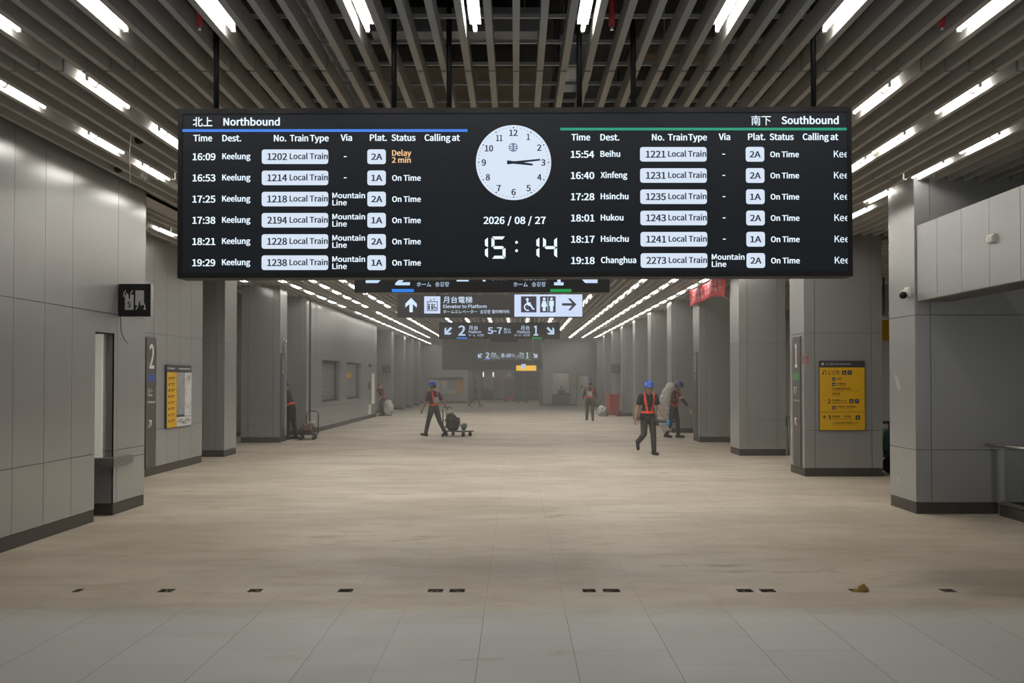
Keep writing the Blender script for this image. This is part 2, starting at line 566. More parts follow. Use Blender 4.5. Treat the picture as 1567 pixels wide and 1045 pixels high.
class Canvas:
    """flat print on a face: (u, v) metres from an origin, u to the reader's right and v up"""

    def __init__(self, origin, u, n, k=None):
        self.o, self.u, self.n = Vector(origin), Vector(u).normalized(), Vector(n).normalized()
        self.v = Vector((0, 0, 1))
        self.k = k or (lambda x, y: (x, y))
        self.mb = MB()
        self.lift = 0.0015

    def layer(self):
        self.lift += 2e-5          # every stroke of print lies a hair over the one before

    def P(self, x, y):
        a, b = self.k(x, y)
        return self.o + self.u * a + self.v * b + self.n * self.lift

    def text(self, s, x0, x1, base, cap, bold=0.02, spacing=1.0, clip=None):
        """x0..x1 the ink's left and right; base the base line; cap the height of a capital (signed like the canvas's y)"""
        vs, fs = glyphs(s, min(bold, 0.014), spacing)
        lo, hi = min(v.x for v in vs), max(v.x for v in vs)
        sx = (x1 - x0) / (hi - lo)
        sy = cap / CAPH
        pts = [(x0 + (v.x - lo) * sx, base + v.y * sy) for v in vs]
        if clip is not None:
            pts = [(min(p[0], clip), p[1]) for p in pts]
        d = abs(cap) * 0.021 * (bold > 0.01)
        for q in ((-d, d) if d else (0,)):          # a heavier weight: the strokes laid twice, a hair apart
            self.layer()
            self.lift += 2e-4 * (q > 0)
            self.mb.raw([self.P(p[0] + q, p[1]) if clip is None else self.P(min(p[0] + q, clip), p[1]) for p in pts], fs)

    def cjk(self, s, x0, x1, ybot, ytop, bold=0.004):
        vs, fs = glyphs(s, bold)
        lo, hi = min(v.x for v in vs), max(v.x for v in vs)
        b, t = min(v.y for v in vs), max(v.y for v in vs)
        self.layer()
        self.mb.raw([self.P(x0 + (v.x - lo) / (hi - lo) * (x1 - x0), ybot + (v.y - b) / (t - b) * (ytop - ybot)) for v in vs], fs)

    def rect(self, x0, x1, y0, y1, r=0.0):
        self.layer()
        if not r:
            self.mb.poly([self.P(x0, y0), self.P(x1, y0), self.P(x1, y1), self.P(x0, y1)])
            return
        pts = []
        sy = 1 if y1 > y0 else -1
        for cx, cy, a0 in ((x1 - r, y1 - sy * r, 0), (x0 + r, y1 - sy * r, 90), (x0 + r, y0 + sy * r, 180), (x1 - r, y0 + sy * r, 270)):
            for k in range(5):
                t = R(a0 + 22.5 * k)
                pts.append(self.P(cx + r * math.cos(t), cy + sy * r * math.sin(t)))
        self.mb.poly(pts)

    def poly(self, pts):
        self.layer()
        self.mb.poly([self.P(*p) for p in pts])

    def line(self, pts, w):
        for (a, b), (c, d) in zip(pts, pts[1:]):
            L = math.hypot(c - a, d - b) or 1e-9
            nx, ny = -(d - b) / L * w / 2, (c - a) / L * w / 2
            self.poly([(a - nx, b - ny), (c - nx, d - ny), (c + nx, d + ny), (a + nx, b + ny)])

    def disc(self, cx, cy, r, n=32, ry=None):
        ry = ry or r
        self.poly([(cx + r * math.cos(2 * math.pi * k / n), cy + ry * math.sin(2 * math.pi * k / n)) for k in range(n)])

    def ring(self, cx, cy, r0, r1, n=28, a0=0, a1=360):
        for k in range(n):
            s, t = R(a0 + (a1 - a0) * k / n), R(a0 + (a1 - a0) * (k + 1) / n)
            self.poly([(cx + r0 * math.cos(s), cy + r0 * math.sin(s)), (cx + r1 * math.cos(s), cy + r1 * math.sin(s)),
                       (cx + r1 * math.cos(t), cy + r1 * math.sin(t)), (cx + r0 * math.cos(t), cy + r0 * math.sin(t))])

    def arrow(self, x0, x1, y0, y1, ang, w):
        """a sign arrow: shaft and open head, filling a box; ang 0 = to the right, 90 = up"""
        cx, cy, s = (x0 + x1) / 2, (y0 + y1) / 2, min(abs(x1 - x0), abs(y1 - y0)) / 2
        fl = 1 if y1 > y0 else -1
        if ang % 90:
            s *= 1.2
        c, sn = math.cos(R(ang)), math.sin(R(ang))

        def T(a, b):
            return (cx + (a * c - b * sn) * s, cy + fl * (a * sn + b * c) * s)
        h = w / s / 2
        self.poly([T(-1, -h), T(0.75, -h), T(0.75, h), T(-1, h)])
        q = 0.82
        for sg in (-1, 1):
            self.poly([T(1.0, 0), T(1.0 - q, sg * q), T(1.0 - q - h * 2.2, sg * q), T(1.0 - h * 2.8, 0)])

    def build(self, name, m, parent, **kw):
        for f in self.mb.bm.faces:
            f.normal_update()
            if f.normal.dot(self.n) < 0:
                f.normal_flip()
        return self.mb.build(name, m, parent, normals=False, **kw)


FONTPLANE = None

# ------------------------------------------------------------------ the setting: floor, walls, pillars, ceiling
ZC = 4.29          # underside of the ceiling slats
XL, XR = -5.11, 5.14
TIERS = [0.15, 0.82, 2.555]
GAP = 0.007
BOXROW = (7.225, 7.345)
BOXES = [(122, 12), (257, 23), (392, 21), (530, 23), (667, 24), (700, 24), (901, 21), (935, 27), (1138, 25), (1173, 24), (1310, 24), (1448, 22)]


def build_floor():
    mb = MB()
    x0, x1 = -12.0, 14.0
    ya, yb = BOXROW
    ym = (ya + yb) / 2

    def quad(a, b, c, d):
        mb.poly([(a, c, 0), (b, c, 0), (b, d, 0), (a, d, 0)])
    quad(x0, x1, -5, ya)
    quad(x0, x1, yb, 84)
    holes = []
    for px, wpx in BOXES:
        cx = (px - CX) / FPX * ym
        w = wpx / FPX * ym
        holes.append((cx - w / 2, cx + w / 2))
    x = x0
    for a, b in holes:
        quad(x, a, ya, yb)
        x = b
    quad(x, x1, ya, yb)
    mb.poly([(x0, -5, -0.12), (x0, 84, -0.12), (x1, 84, -0.12), (x1, -5, -0.12)])
    mb.build('floor', M_FLOOR, kind='structure', label='pale dusty tiled concourse floor with thin dark joints', cat='floor', normals=False)
    return holes


HOLES = build_floor()


def panels(mb, axis, c, s, a, b, zt, tiers=TIERS, seams=None, th=0.02, step=0.6):
    """a face of cladding panels with open joints. axis 'x': plane X=c facing s, spread over Y a..b; 'y': plane Y=c over X a..b"""
    zs = [z for z in tiers if z < zt - 0.05] + [zt]
    if seams is None:
        n = max(1, round((b - a) / step))
        seams = [a + (b - a) * i / n for i in range(1, n)]
    cuts = [a] + [q for q in seams if a + 0.03 < q < b - 0.03] + [b]
    for z0, z1 in zip(zs, zs[1:]):
        for u0, u1 in zip(cuts, cuts[1:]):
            g = GAP / 2
            p0, p1 = u0 + (g if u0 > a else 0), u1 - (g if u1 < b else 0)
            q0, q1 = z0 + (g if z0 > zs[0] else 0), z1 - (g if z1 < zs[-1] else 0)
            lo, hi = sorted((c, c - s * th))
            if axis == 'x':
                mb.box(lo, hi, p0, p1, q0, q1)
            else:
                mb.box(p0, p1, lo, hi, q0, q1)


def wall(name, axis, c, s, a, b, zt, depth=0.2, label=None, tiers=TIERS, seams=None, base=True, step=0.6, m=None, cat='wall'):
    mb = MB()
    panels(mb, axis, c, s, a, b, zt, tiers, seams, step=step)
    mb.mi = 1
    lo, hi = sorted((c - s * 0.022, c - s * depth))
    if axis == 'x':
        mb.box(lo, hi, a, b, 0, zt)
    else:
        mb.box(a, b, lo, hi, 0, zt)
    o = mb.build(name, [m or M_PANEL, M_JOINT], kind='structure', label=label, cat=cat)
    if base:
        mb = MB()
        lo, hi = sorted((c - s * 0.004, c - s * 0.022))
        if axis == 'x':
            mb.box(lo, hi, a, b, 0, tiers[0] - 0.006)
        else:
            mb.box(a, b, lo, hi, 0, tiers[0] - 0.006)
        mb.build('baseboard', M_BASE, o)
    return o


def pillar(name, x0, x1, y0, y1, label, zt=ZC + 0.14, edge=0.19, group=None):
    mb = MB()
    for c, s in ((y0, -1), (y1, 1)):
        panels(mb, 'y', c, s, x0, x1, zt, seams=[x0 + edge, x1 - edge])
    for c, s in ((x0, -1), (x1, 1)):
        panels(mb, 'x', c, s, y0 + 0.021, y1 - 0.021, zt, seams=[])
    mb.mi = 1
    mb.box(x0 + 0.022, x1 - 0.022, y0 + 0.022, y1 - 0.022, 0.0, zt)
    o = mb.build(name, [M_PANEL, M_JOINT], kind='structure', label=label, cat='pillar')
    mb = MB()
    mb.box(x0 + 0.005, x1 - 0.005, y0 + 0.005, y0 + 0.021, 0, 0.144)
    mb.box(x0 + 0.005, x1 - 0.005, y1 - 0.021, y1 - 0.005, 0, 0.144)
    mb.box(x0 + 0.005, x0 + 0.021, y0 + 0.021, y1 - 0.021, 0, 0.144)
    mb.box(x1 - 0.021, x1 - 0.005, y0 + 0.021, y1 - 0.021, 0, 0.144)
    mb.build('baseboard', M_BASE, o)
    return o


# left near wall, its low window slot and the short pier past it
SEAM0 = 9.157 * 5.11 / 5.18
wall('wall_left', 'x', XL, 1, -5, 10.80, ZC + 0.1, label='long grey panel wall nearest on the left with dark skirting', seams=[SEAM0 - 0.6 * k for k in range(20, -1, -1)] + [SEAM0 + 0.6, SEAM0 + 1.2])
mbw = MB()
panels(mbw, 'x', XL, 1, 10.80, 12.25, ZC + 0.1, tiers=[2.31, 2.555], seams=[11.40])
panels(mbw, 'x', XL, 1, 11.31, 12.25, 2.31, tiers=[0.15, 0.70, 0.82], seams=[11.40])
panels(mbw, 'y', 11.31, -1, XL - 0.7, XL - 0.002, 2.31, tiers=[0.15, 0.82], seams=[])
panels(mbw, 'y', 12.25, 1, XL - 1.6, XL - 0.002, ZC + 0.1, seams=[])
mbw.mi = 1
mbw.box(XL - 0.25, XL - 0.022, 10.80, 12.228, 2.312, ZC + 0.1)
mbw.box(XL - 1.6, XL - 0.022, 11.332, 12.228, 0, 2.312)
mbw.box(XL - 1.6, XL - 0.25, 11.332, 12.228, 2.312, ZC + 0.1)
wp = mbw.build('wall_pier', [M_PANEL, M_JOINT], kind='structure', label='grey panel pier with a tall slot opening beside the near left wall', cat='wall')
mb = MB()
mb.box(XL - 0.022, XL - 0.004, 11.332, 12.25, 0, 0.144)
mb.box(XL - 0.7, XL - 0.004, 11.314, 11.331, 0, 0.144)
mb.build('baseboard', M_BASE, wp)
# the slot: pale frosted window leaf and its frame
ws = empty('window_1', (XL - 0.3, 11.25, 0), kind='structure', label='tall pale frosted window strip in the slot of the near left wall', cat='window')
mb = MB()
mb.box(XL - 0.222, XL - 0.135, 11.262, 11.305, 0.70, 2.30)
mb.build('pane', mat('lit frosted leaf', (0.6, 0.6, 0.52), 0.5, emit=(0.9, 0.88, 0.72), es=0.22), ws)
mb = MB()
mb.box(XL - 0.42, XL - 0.245, 11.22, 11.305, 0.70, 2.30)
mb.build('frame', M_CREAM, ws)
mb = MB()
mb.box(XL - 0.9, XL - 0.72, 10.80, 11.305, 0, 2.31)
mb.build('wall_recess', M_ROOMLIT, kind='structure', label='pale back of the slot in the left wall', cat='wall')
# ledge
mb = MB()
mb.box(XL - 0.34, XL + 0.075, 11.16, 11.72, 0.625, 0.735)
tag(mb.build('counter_ledge', M_GREY, bevel=0.004), 'dark grey counter ledge under the slot window by the left wall', 'ledge')

# second left wall
XL2 = -6.54
wall('wall_left_recess', 'x', XL2, 1, 12.3, 18.55, 4.29, label='set-back grey panel wall with the map board, left side', step=0.62)
mb = MB()
panels(mb, 'y', 18.55, 1, XL2 - 1.2, XL2 - 0.001, 4.2, seams=[])
mb.build('wall_left_return', M_PANEL, kind='structure', label='short return of the set-back left wall', cat='wall')
# soffit strip over the step between both walls
mb = MB()
mb.box(-5.48, -5.17, 12.27, 20.0, ZC - 0.004, ZC + 0.05)
mb.build('trim_soffit', M_SLAT, kind='structure', label='flat wide strip between the ceiling slats past the near left wall', cat='trim')

PL = []
PL.append(pillar('pillar', -7.58, -6.5, 19.85, 20.7, 'grey panel pillar just past the map board, left row'))
PL.append(pillar('pillar', -7.52, -6.46, 24.36, 25.1, 'grey panel pillar hiding a worker, left row'))
PL.append(pillar('pillar', -7.6, -6.5, 27.6, 27.95, 'narrow grey panel pillar before the wall with shutter windows'))
mb = MB()
for a, b in ((28.25, 29.85), (32.95, 34.25), (37.4, 41.6)):
    panels(mb, 'x', -6.5, 1, a, b, 4.29, seams=[28.9, 38.6, 39.5, 40.4])
for a, b in ((29.85, 32.95), (34.25, 37.4)):
    panels(mb, 'x', -6.5, 1, a, b, 0.96, seams=[])
    panels(mb, 'x', -6.5, 1, a, b, 4.29, tiers=[2.40, 2.555], seams=[])
mb.mi = 1
mb.box(-6.95, -6.70, 28.25, 41.6, 0, 4.29)
for a, b in ((28.25, 29.85), (32.95, 34.25), (37.4, 41.6)):
    mb.box(-6.70, -6.522, a, b, 0, 4.29)
for a, b in ((29.85, 32.95), (34.25, 37.4)):
    mb.box(-6.70, -6.522, a, b, 0, 0.955)
    mb.box(-6.70, -6.522, a, b, 2.405, 4.29)
mb.mi = 0
for y in (32.95, 37.4):
    mb.box(-6.70, -6.522, y - 0.01, y, 0.96, 2.40)
L4 = mb.build('wall_left_shutters', [M_PANEL, M_JOINT], kind='structure', label='long grey panel wall with two shuttered windows, left side', cat='wall')
mb = MB()
mb.box(-6.522, -6.504, 28.25, 41.6, 0, 0.144)
mb.build('baseboard', M_BASE, L4)
for k, y in enumerate((45.9, 51.0, 54.9, 59.0)):
    PL.append(pillar('pillar', -7.5, -6.42, y, y + 0.9, ['fourth', 'fifth', 'sixth', 'farthest'][k] + ' grey panel pillar of the left row, past the shutter wall'))
wall('wall_left_far', 'x', -8.4, 1, 18.6, 84, ZC + 0.1, label='grey back wall behind the left pillars', step=1.2)

# right row of pillars
XS = XR
R0 = pillar('pillar', XS, 9.6, 11.43, 12.22, 'nearest big grey pillar wall at the stair glass on the right', edge=0.2)
R1 = pillar('pillar', XS, 6.53, 15.83, 16.65, 'grey panel pillar carrying the yellow exit board')
PR = []
names = ['with the handrail end beside it, next past the yellow board', 'where the worker with the white sack walks', 'third past the yellow board', 'fourth past the yellow board', 'fifth past the yellow board', 'sixth past the yellow board', 'beside the hanging dark sign', 'second last before the booth', 'last before the booth']
for k in range(2, 11):
    y = 11.43 + 4.37 * k
    PR.append(pillar('pillar', 5.07, 6.13, y, y + 0.84, 'grey panel pillar of the right row, ' + names[k - 2]))
wall('wall_right', 'x', 10.2, -1, 12.3, 58.8, ZC + 0.1, label='far grey wall seen through the gap between the right pillars', step=1.2)

# fascia over the stair opening
fo = MB()
yy = [11.37 - 0.59 * 0]
panels(fo, 'x', 5.16, -1, -5, 11.40, 3.70, tiers=[2.735], seams=[10.86 - 0.6 * k for k in range(26)][::-1], th=0.03)
fo.mi = 1
fo.box(5.192, 5.60, -5, 11.40, 2.745, 3.69)
fo.mi = 2
fo.box(5.165, 5.60, -5, 11.40, 2.725, 2.744)
fo.build('wall_fascia', [M_FASCIA, M_JOINT, M_GREY], kind='structure', label='light grey panel fascia hanging over the stair opening, right side', cat='fascia')
mb = MB()
mb.box(9.6, 9.8, -5, 11.4, 0, 5.4)
mb.build('wall_stairs', M_PANEL, kind='structure', label='grey wall beyond the stairs, right side', cat='wall')

# far end
wall('wall_far', 'y', 65.0, -1, -8.3, -3.49, ZC + 0.1, label='far grey end wall carrying a map board')
mb = MB()
panels(mb, 'x', -3.49, 1, 65.02, 76, ZC + 0.1, seams=[])
mb.box(-3.7, -3.52, 65.02, 76, 0, ZC + 0.1)
mb.build('wall_far_return', M_PANEL, kind='structure', label='side of the far end wall by the lift', cat='wall')
wall('wall_back', 'y', 76.0, -1, -3.5, 3.4, ZC + 0.1, label='grey wall closing the hall at its far end', step=1.1)
# booth block at the right of the far end, with its window and door openings
BY = 58.8
mbb = MB()
bx0, bx1 = at(831, 600, BY).x, at(913, 600, BY).x
wx0, wx1 = at(845.5, 600, BY).x, at(870.5, 600, BY).x
dx0, dx1 = at(881.5, 600, BY).x, at(901.5, 600, BY).x
zb = 4.29
wz0, wz1 = at(850, 604, BY).z, at(850, 571, BY).z
dz = at(890, 573.5, BY).z
for a, b, c, d in ((bx0, wx0, 0.15, zb), (wx0, wx1, wz1, zb), (wx0, wx1, 0.15, wz0), (wx1, dx0, 0.15, zb), (dx0, dx1, dz, zb), (dx1, bx1 + 2, 0.15, zb)):
    mbb.box(a, b, BY, BY + 0.12, c, d)
mbb.box(bx0, bx0 + 0.12, BY + 0.12, 70, 0, zb)
mbb.mi = 1
for a, b in ((bx0, dx0), (dx1, bx1 + 2)):
    mbb.box(a, b, BY + 0.005, BY + 0.12, 0, 0.15)
mbb.build('wall_booth', [M_PANEL, M_BASE], kind='structure', label='plain grey booth front with a window and a lit doorway at the far right', cat='wall')
mb = MB()
mb.box(bx0 + 0.13, bx1 + 2, BY + 2.2, BY + 2.3, 0, 3.2)
mb.box(bx0 + 0.13, bx1 + 2, BY + 0.13, BY + 2.2, 3.1, 3.2)
mb.build('wall_booth_inside', M_ROOMLIT, kind='structure', label='pale inner wall of the booth at the far right', cat='wall')

# closing shell above and behind
mb = MB()
mb.box(-8.6, 10.6, -5, 84, 5.4, 5.6)
mb.box(-8.8, -8.6, -5, 84, 0, 5.6)
mb.box(10.4, 10.6, -5, 84, 0, 5.6)
mb.box(-8.6, 10.6, 84, 84.2, 0, 5.6)
mb.box(-8.6, XL - 0.25, -5, 12.2, 4.4, 5.4)
mb.build('ceiling', M_PLENUM, kind='structure', label='dark plenum above the ceiling slats', cat='ceiling')


def build_slats():
    mb = MB()
    cuts = [-4.6] + [7.36 + 4.0 * k for k in range(-2, 18)]
    xs = [0.2 * k + 0.004 for k in range(-41, 51)]
    for x in xs:
        for a, b in zip(cuts, cuts[1:]):
            if x < XL - 0.02 and a < 12.3:
                if b <= 12.3:
                    continue
                a = 12.31
            if x > 5.3 and a < 11.43 and x > 9.5:
                continue
            if x < -8.2 or x > 10.1:
                continue
            if a > 72:
                continue
            mb.box(x - 0.026, x + 0.026, a + 0.02, b - 0.02, ZC, ZC + 0.15)
    mb.build('ceiling_slats', M_SLAT, kind='structure', label='grey ceiling slats running along the hall', cat='ceiling')
    mb = MB()
    for i in range(140):
        y = 2.1 + 0.505 * i
        x0 = XL if y < 12.3 else -8.3
        mb.box(x0, 10.1 if y > 11.5 else 9.5, y - 0.012, y + 0.012, ZC + 0.152, ZC + 0.18)
    mb.build('ceiling_rails', M_RAIL, kind='structure', label='thin carrier rails above the ceiling slats', cat='ceiling')


build_slats()

# ------------------------------------------------------------------ fluorescent lamps between the slats
def lamp_proto():
    root = empty('fluorescent_lamp', (0, 0, ZC))
    mb = MB()
    mb.cone((0, -0.40, 0.034), (0, 0.40, 0.034), 0.0145, n=10)
    mb.build('tube', M_TUBE, root, local=True)
    mb = MB()
    mb.box(-0.042, 0.042, -0.42, 0.42, 0.082, 0.115)
    mb.prism([(-0.042, -0.42, 0.115), (0.042, -0.42, 0.115), (0.02, -0.42, 0.150), (-0.02, -0.42, 0.150)], (0, 0.84, 0))
    mb.box(-0.012, 0.012, -0.418, -0.392, 0.016, 0.082)
    mb.box(-0.012, 0.012, 0.392, 0.418, 0.016, 0.082)
    mb.build('batten', M_BATTEN, root, local=True)
    mb = MB()
    mb.tube([(0.03, -0.27, 0.10), (0.03, -0.27, 0.03), (0.024, -0.27, 0.012), (0.006, -0.27, 0.005), (-0.014, -0.27, 0.01), (-0.022, -0.27, 0.026)], 0.011, 8)
    mb.build('bracket', M_GREY, root, local=True)
    return root


LAMP0 = lamp_proto()
_lamp_used = [False]


def lamp(x, yend, label, group=None):
    o = LAMP0 if not _lamp_used[0] else copy_tree(LAMP0)
    _lamp_used[0] = True
    o.location = (x, yend - 0.41, ZC)
    tag(o, label, 'lamp')
    if group:
        o['group'] = group
    elif 'group' in o:
        del o['group']
    return o


ORD = ['first', 'second', 'third', 'fourth', 'fifth', 'sixth', 'seventh', 'eighth', 'ninth', 'tenth', 'eleventh', 'twelfth']
GL = 'fluorescent tube lamps of the ceiling'
for i, x in enumerate((-3.7, -2.9, -2.1, -1.1, -0.3, 0.5, 1.5, 2.3, 3.3)):
    lamp(x, 6.58, 'bright tube lamp at the top picture edge, %s from the left in the nearest row' % ORD[i], GL)
lamp(-4.5, 8.45, 'bright tube lamp in the second row, farther left of the two at the left', GL)
lamp(-3.7, 8.45, 'bright tube lamp in the second row, at the left nearer the departure board', GL)
lamp(3.3, 8.62, 'bright tube lamp in the second row right beside the top right board corner', GL)
lamp(4.1, 8.62, 'bright tube lamp in the second row, at the far right of the board', GL)
lamp(-4.5, 10.15, 'bright tube lamp in the third row, above the near left wall', GL)
lamp(-3.7, 10.0, 'bright tube lamp half hidden by the left edge of the departure board', GL)
lamp(4.1, 10.15, 'bright tube lamp in the third row, right of the departure board', GL)
lamp(5.1, 10.15, 'bright tube lamp in the third row over the stair fascia', GL)
lamp(-4.5, 11.5, 'bright tube lamp in the fourth row, last before the end of the near left wall', GL)
lamp(4.1, 11.2, 'bright tube lamp half hidden by the right edge of the departure board', GL)
lamp(5.1, 11.38, 'bright tube lamp touching the top of the nearest right pillar', GL)
lamp(5.1, 12.95, 'bright tube lamp just left of the nearest right pillar top', GL)
lamp(-6.1, 15.96, 'single bright tube lamp above the set-back left wall', GL)
for y in (1.0,):  # unseen lamps added overhead to brighten the faces turned to the camera
    for x in (-2.9, 2.3):
        lamp(x, y, 'unseen tube lamp added overhead to brighten the near pillar fronts', 'unseen tube lamps added overhead')
for y in (57.0, 58.7, 60.4, 62.1, 63.8):  # lamp rows added to lift the dim far map wall
    for x in (-6.1, -4.5):
        lamp(x, y, 'tube lamp added at the far end to brighten the wall of the far map board', 'added tube lamps over the far map board')
for y in (60.0, 62.5, 65.0, 67.5, 70.0, 72.5):  # unseen lamps added to brighten the floor and walls past the bulkhead
    for x in (-2.1, -0.3, 1.1):
        lamp(x, y, 'unseen tube lamp added behind the far bulkhead to brighten the far end', 'unseen added tube lamps behind the far bulkhead')
for y in (11.5, 13.0, 14.2, 15.4, 16.6, 17.8, 19.0, 20.2, 21.4):  # unseen rows inferred from floor light, packed closer to brighten pillar fronts
    for x in (-4.5, -3.7, -2.9, -2.1, -1.1, -0.3, 0.5, 1.5, 2.3, 3.3, 4.1, 5.3):
        if x == 5.3 and y in (11.5, 13.0, 16.6, 21.4) or y == 11.5 and not -3 < x < 3.4:
            continue
        lamp(x, y, 'unseen tube lamp behind the departure board, in rows packed closer for more light', 'unseen tube lamps behind the departure board')
lamp(-7.1, 23.5, 'tube lamp in the far corner above the second left pillar', GL)
lamp(-7.1, 25.4, 'tube lamp just over the pillar that hides a worker', GL)
rows = [23.6 + 1.64 * k for k in range(20)]
cols = {-6.1: 'over the left pillar line', -5.3: 'second line from the left wall', -4.5: 'third line from the left wall', -2.9: 'left of the middle', -2.1: 'left of the middle',
        -1.1: 'near the middle', -0.3: 'near the middle', 0.5: 'near the middle', 1.5: 'right of the middle', 2.3: 'right of the middle', 3.3: 'third line from the right pillars', 4.1: 'second line from the right pillars', 5.3: 'along the right pillars'}
for k, y in enumerate(rows):
    for x, where in cols.items():
        if k == 6 and x < 0:
            continue
        mid = -3 < x < 3
        if mid and (k < 3 or y > 47):
            continue
        if x == 5.3 and (3.5 < (y - 11.43) % 4.37 or (y - 11.43) % 4.37 < 0.9 + 0.35):
            pass
        if y > 46.5 and x < 0 and x > -4.2:
            continue
        side = x if abs(x) < 5.25 else (x if x < 0 else 4.9)
        lamp(side, y, 'far tube lamp beyond the departure board, ' + where, 'far tube lamps ' + where)

# ------------------------------------------------------------------ the departure board
BD = 6.83
BC = at(788, 294.5, BD)
BS = BD / FPX
board = empty('departure_board', BC, ry=-0.0032, label='huge black departure board with a white clock hanging across the hall', cat='departure board')


def bk(x, y):
    return ((x - 788) * BS, (294.5 - (y + 0.0031 * (x - 788))) * BS)


def BCan(lift=0.0015):
    c = Canvas((0, -0.006, 0), (1, 0, 0), (0, -1, 0), bk)
    c.lift = lift
    return c


mb = MB()
mb.box(-2.597, 2.597, 0.012, 0.17, -0.655, 0.655)
mb.build('housing', M_BLACK, board, local=True, bevel=0.004)
mb = MB()
for a in ((-2.597, -2.563, -0.655, 0.655), (2.563, 2.597, -0.655, 0.655), (-2.563, 2.563, 0.613, 0.655), (-2.563, 2.563, -0.655, -0.615)):
    mb.box(a[0], a[1], -0.012, 0.012, a[2], a[3])
mb.build('bezel', M_BLACK, board, local=True)
mb = MB()
mb.box(-2.563, 2.563, -0.006, 0.0115, -0.615, 0.613)
scr = mb.build('screen', M_SCREEN, board, local=True)
for px in (318, 600, 686, 889, 973, 1254):
    x = (px - 788) * BS
    if px == 318:
        x += 0.025
    mb = MB()
    mb.cone((x, 0.09, 0.655), (x, 0.09, 1.95), 0.021, n=12)
    mb.cone((x, 0.09, 0.655), (x, 0.09, 0.675), 0.05, n=12)
    mb.build('hanging_rod', M_BLACK, board, local=True)
for k in range(13):
    x = -2.45 + 4.9 * k / 12
    mb = MB()
    mb.box(x - 0.05, x + 0.05, 0.03, 0.13, 0.655, 0.667)
    mb.build('top_clip', M_BLACK, board, local=True)

c = BCan()
c.rect(277.5, 715.6, 197.2, 201.4)
c.build('blue_line', M_LEDBLUE, board, local=True, label='blue bar under the Northbound heading')
c = BCan()
c.rect(858, 1298, 194.9 + 0.2, 199.1)
c.build('green_line', M_LEDGREEN, board, local=True, label='green bar under the Southbound heading')
c = BCan()
c.cjk('北上', 293.5, 323.7, 193.3, 178.4, bold=0.014)
c.build('northbound_characters', M_LED, board, local=True)
c = BCan()
c.text('Northbound', 340.7, 427, 191.4, -11.2, bold=0.022)
c.build('northbound_heading', M_LED, board, local=True)
c = BCan()
c.cjk('南下', 1151.4, 1181.7, 191.4, 176, bold=0.005)
c.build('southbound_characters', M_LED, board, local=True)
c = BCan()
c.text('Southbound', 1198, 1285.5, 189.2, -11.2, bold=0.022)
c.build('southbound_heading', M_LED, board, local=True)
for dy, hd in ((0, ((294.6, 323.1, 'Time'), (339, 367.7, 'Dest.'), (418.2, 437, 'No.'), (442.9, 470.6, 'Train', 473.6, 502.2, 'Type'), (520.7, 538, 'Via'), (565.6, 591.4, 'Plat.'), (598.8, 635.5, 'Status'), (649.6, 689, 'Calling', 691.8, 703.6, 'at'))),
               (-1.3, ((875.2, 903.7, 'Time'), (919.6, 948.4, 'Dest.'), (998.8, 1017.4, 'No.'), (1023.4, 1052.6, 'Train', 1054.6, 1083, 'Type'), (1101.3, 1118.7, 'Via'), (1146.3, 1172.7, 'Plat.'), (1179.6, 1216.2, 'Status'), (1230.3, 1270, 'Calling', 1273, 1284.6, 'at')))):
    for e_ in hd:
        c = BCan()
        for k_ in range(0, len(e_), 3):
            c.text(e_[k_ + 2], e_[k_], e_[k_ + 1], 215.8 + dy - (0.0 if e_[0] < 510 or 860 < e_[0] < 1060 else 0.7), -9.6, bold=0.018)
        c.build('column_title', M_LED, board, local=True)

NB = [('16:09', 'Keelung', '1202', '-', '2A', 'Delay|2 min'), ('16:53', 'Keelung', '1214', '-', '1A', 'On Time'), ('17:25', 'Keelung', '1218', 'M', '2A', 'On Time'),
      ('17:38', 'Keelung', '2194', 'M', '1A', 'On Time'), ('18:21', 'Keelung', '1228', 'M', '2A', 'On Time'), ('19:29', 'Keelung', '1238', 'M', '1A', 'On Time')]
SB = [('15:54', 'Beihu', '1221', '-', '2A', 949.6), ('16:40', 'Xinfeng', '1231', '-', '2A', 960.4), ('17:28', 'Hsinchu', '1235', '-', '1A', 962),
      ('18:01', 'Hukou', '1243', '-', '2A', 954), ('18:17', 'Hsinchu', '1241', '-', '1A', 962), ('19:18', 'Changhua', '2273', 'M', '2A', 973.3)]


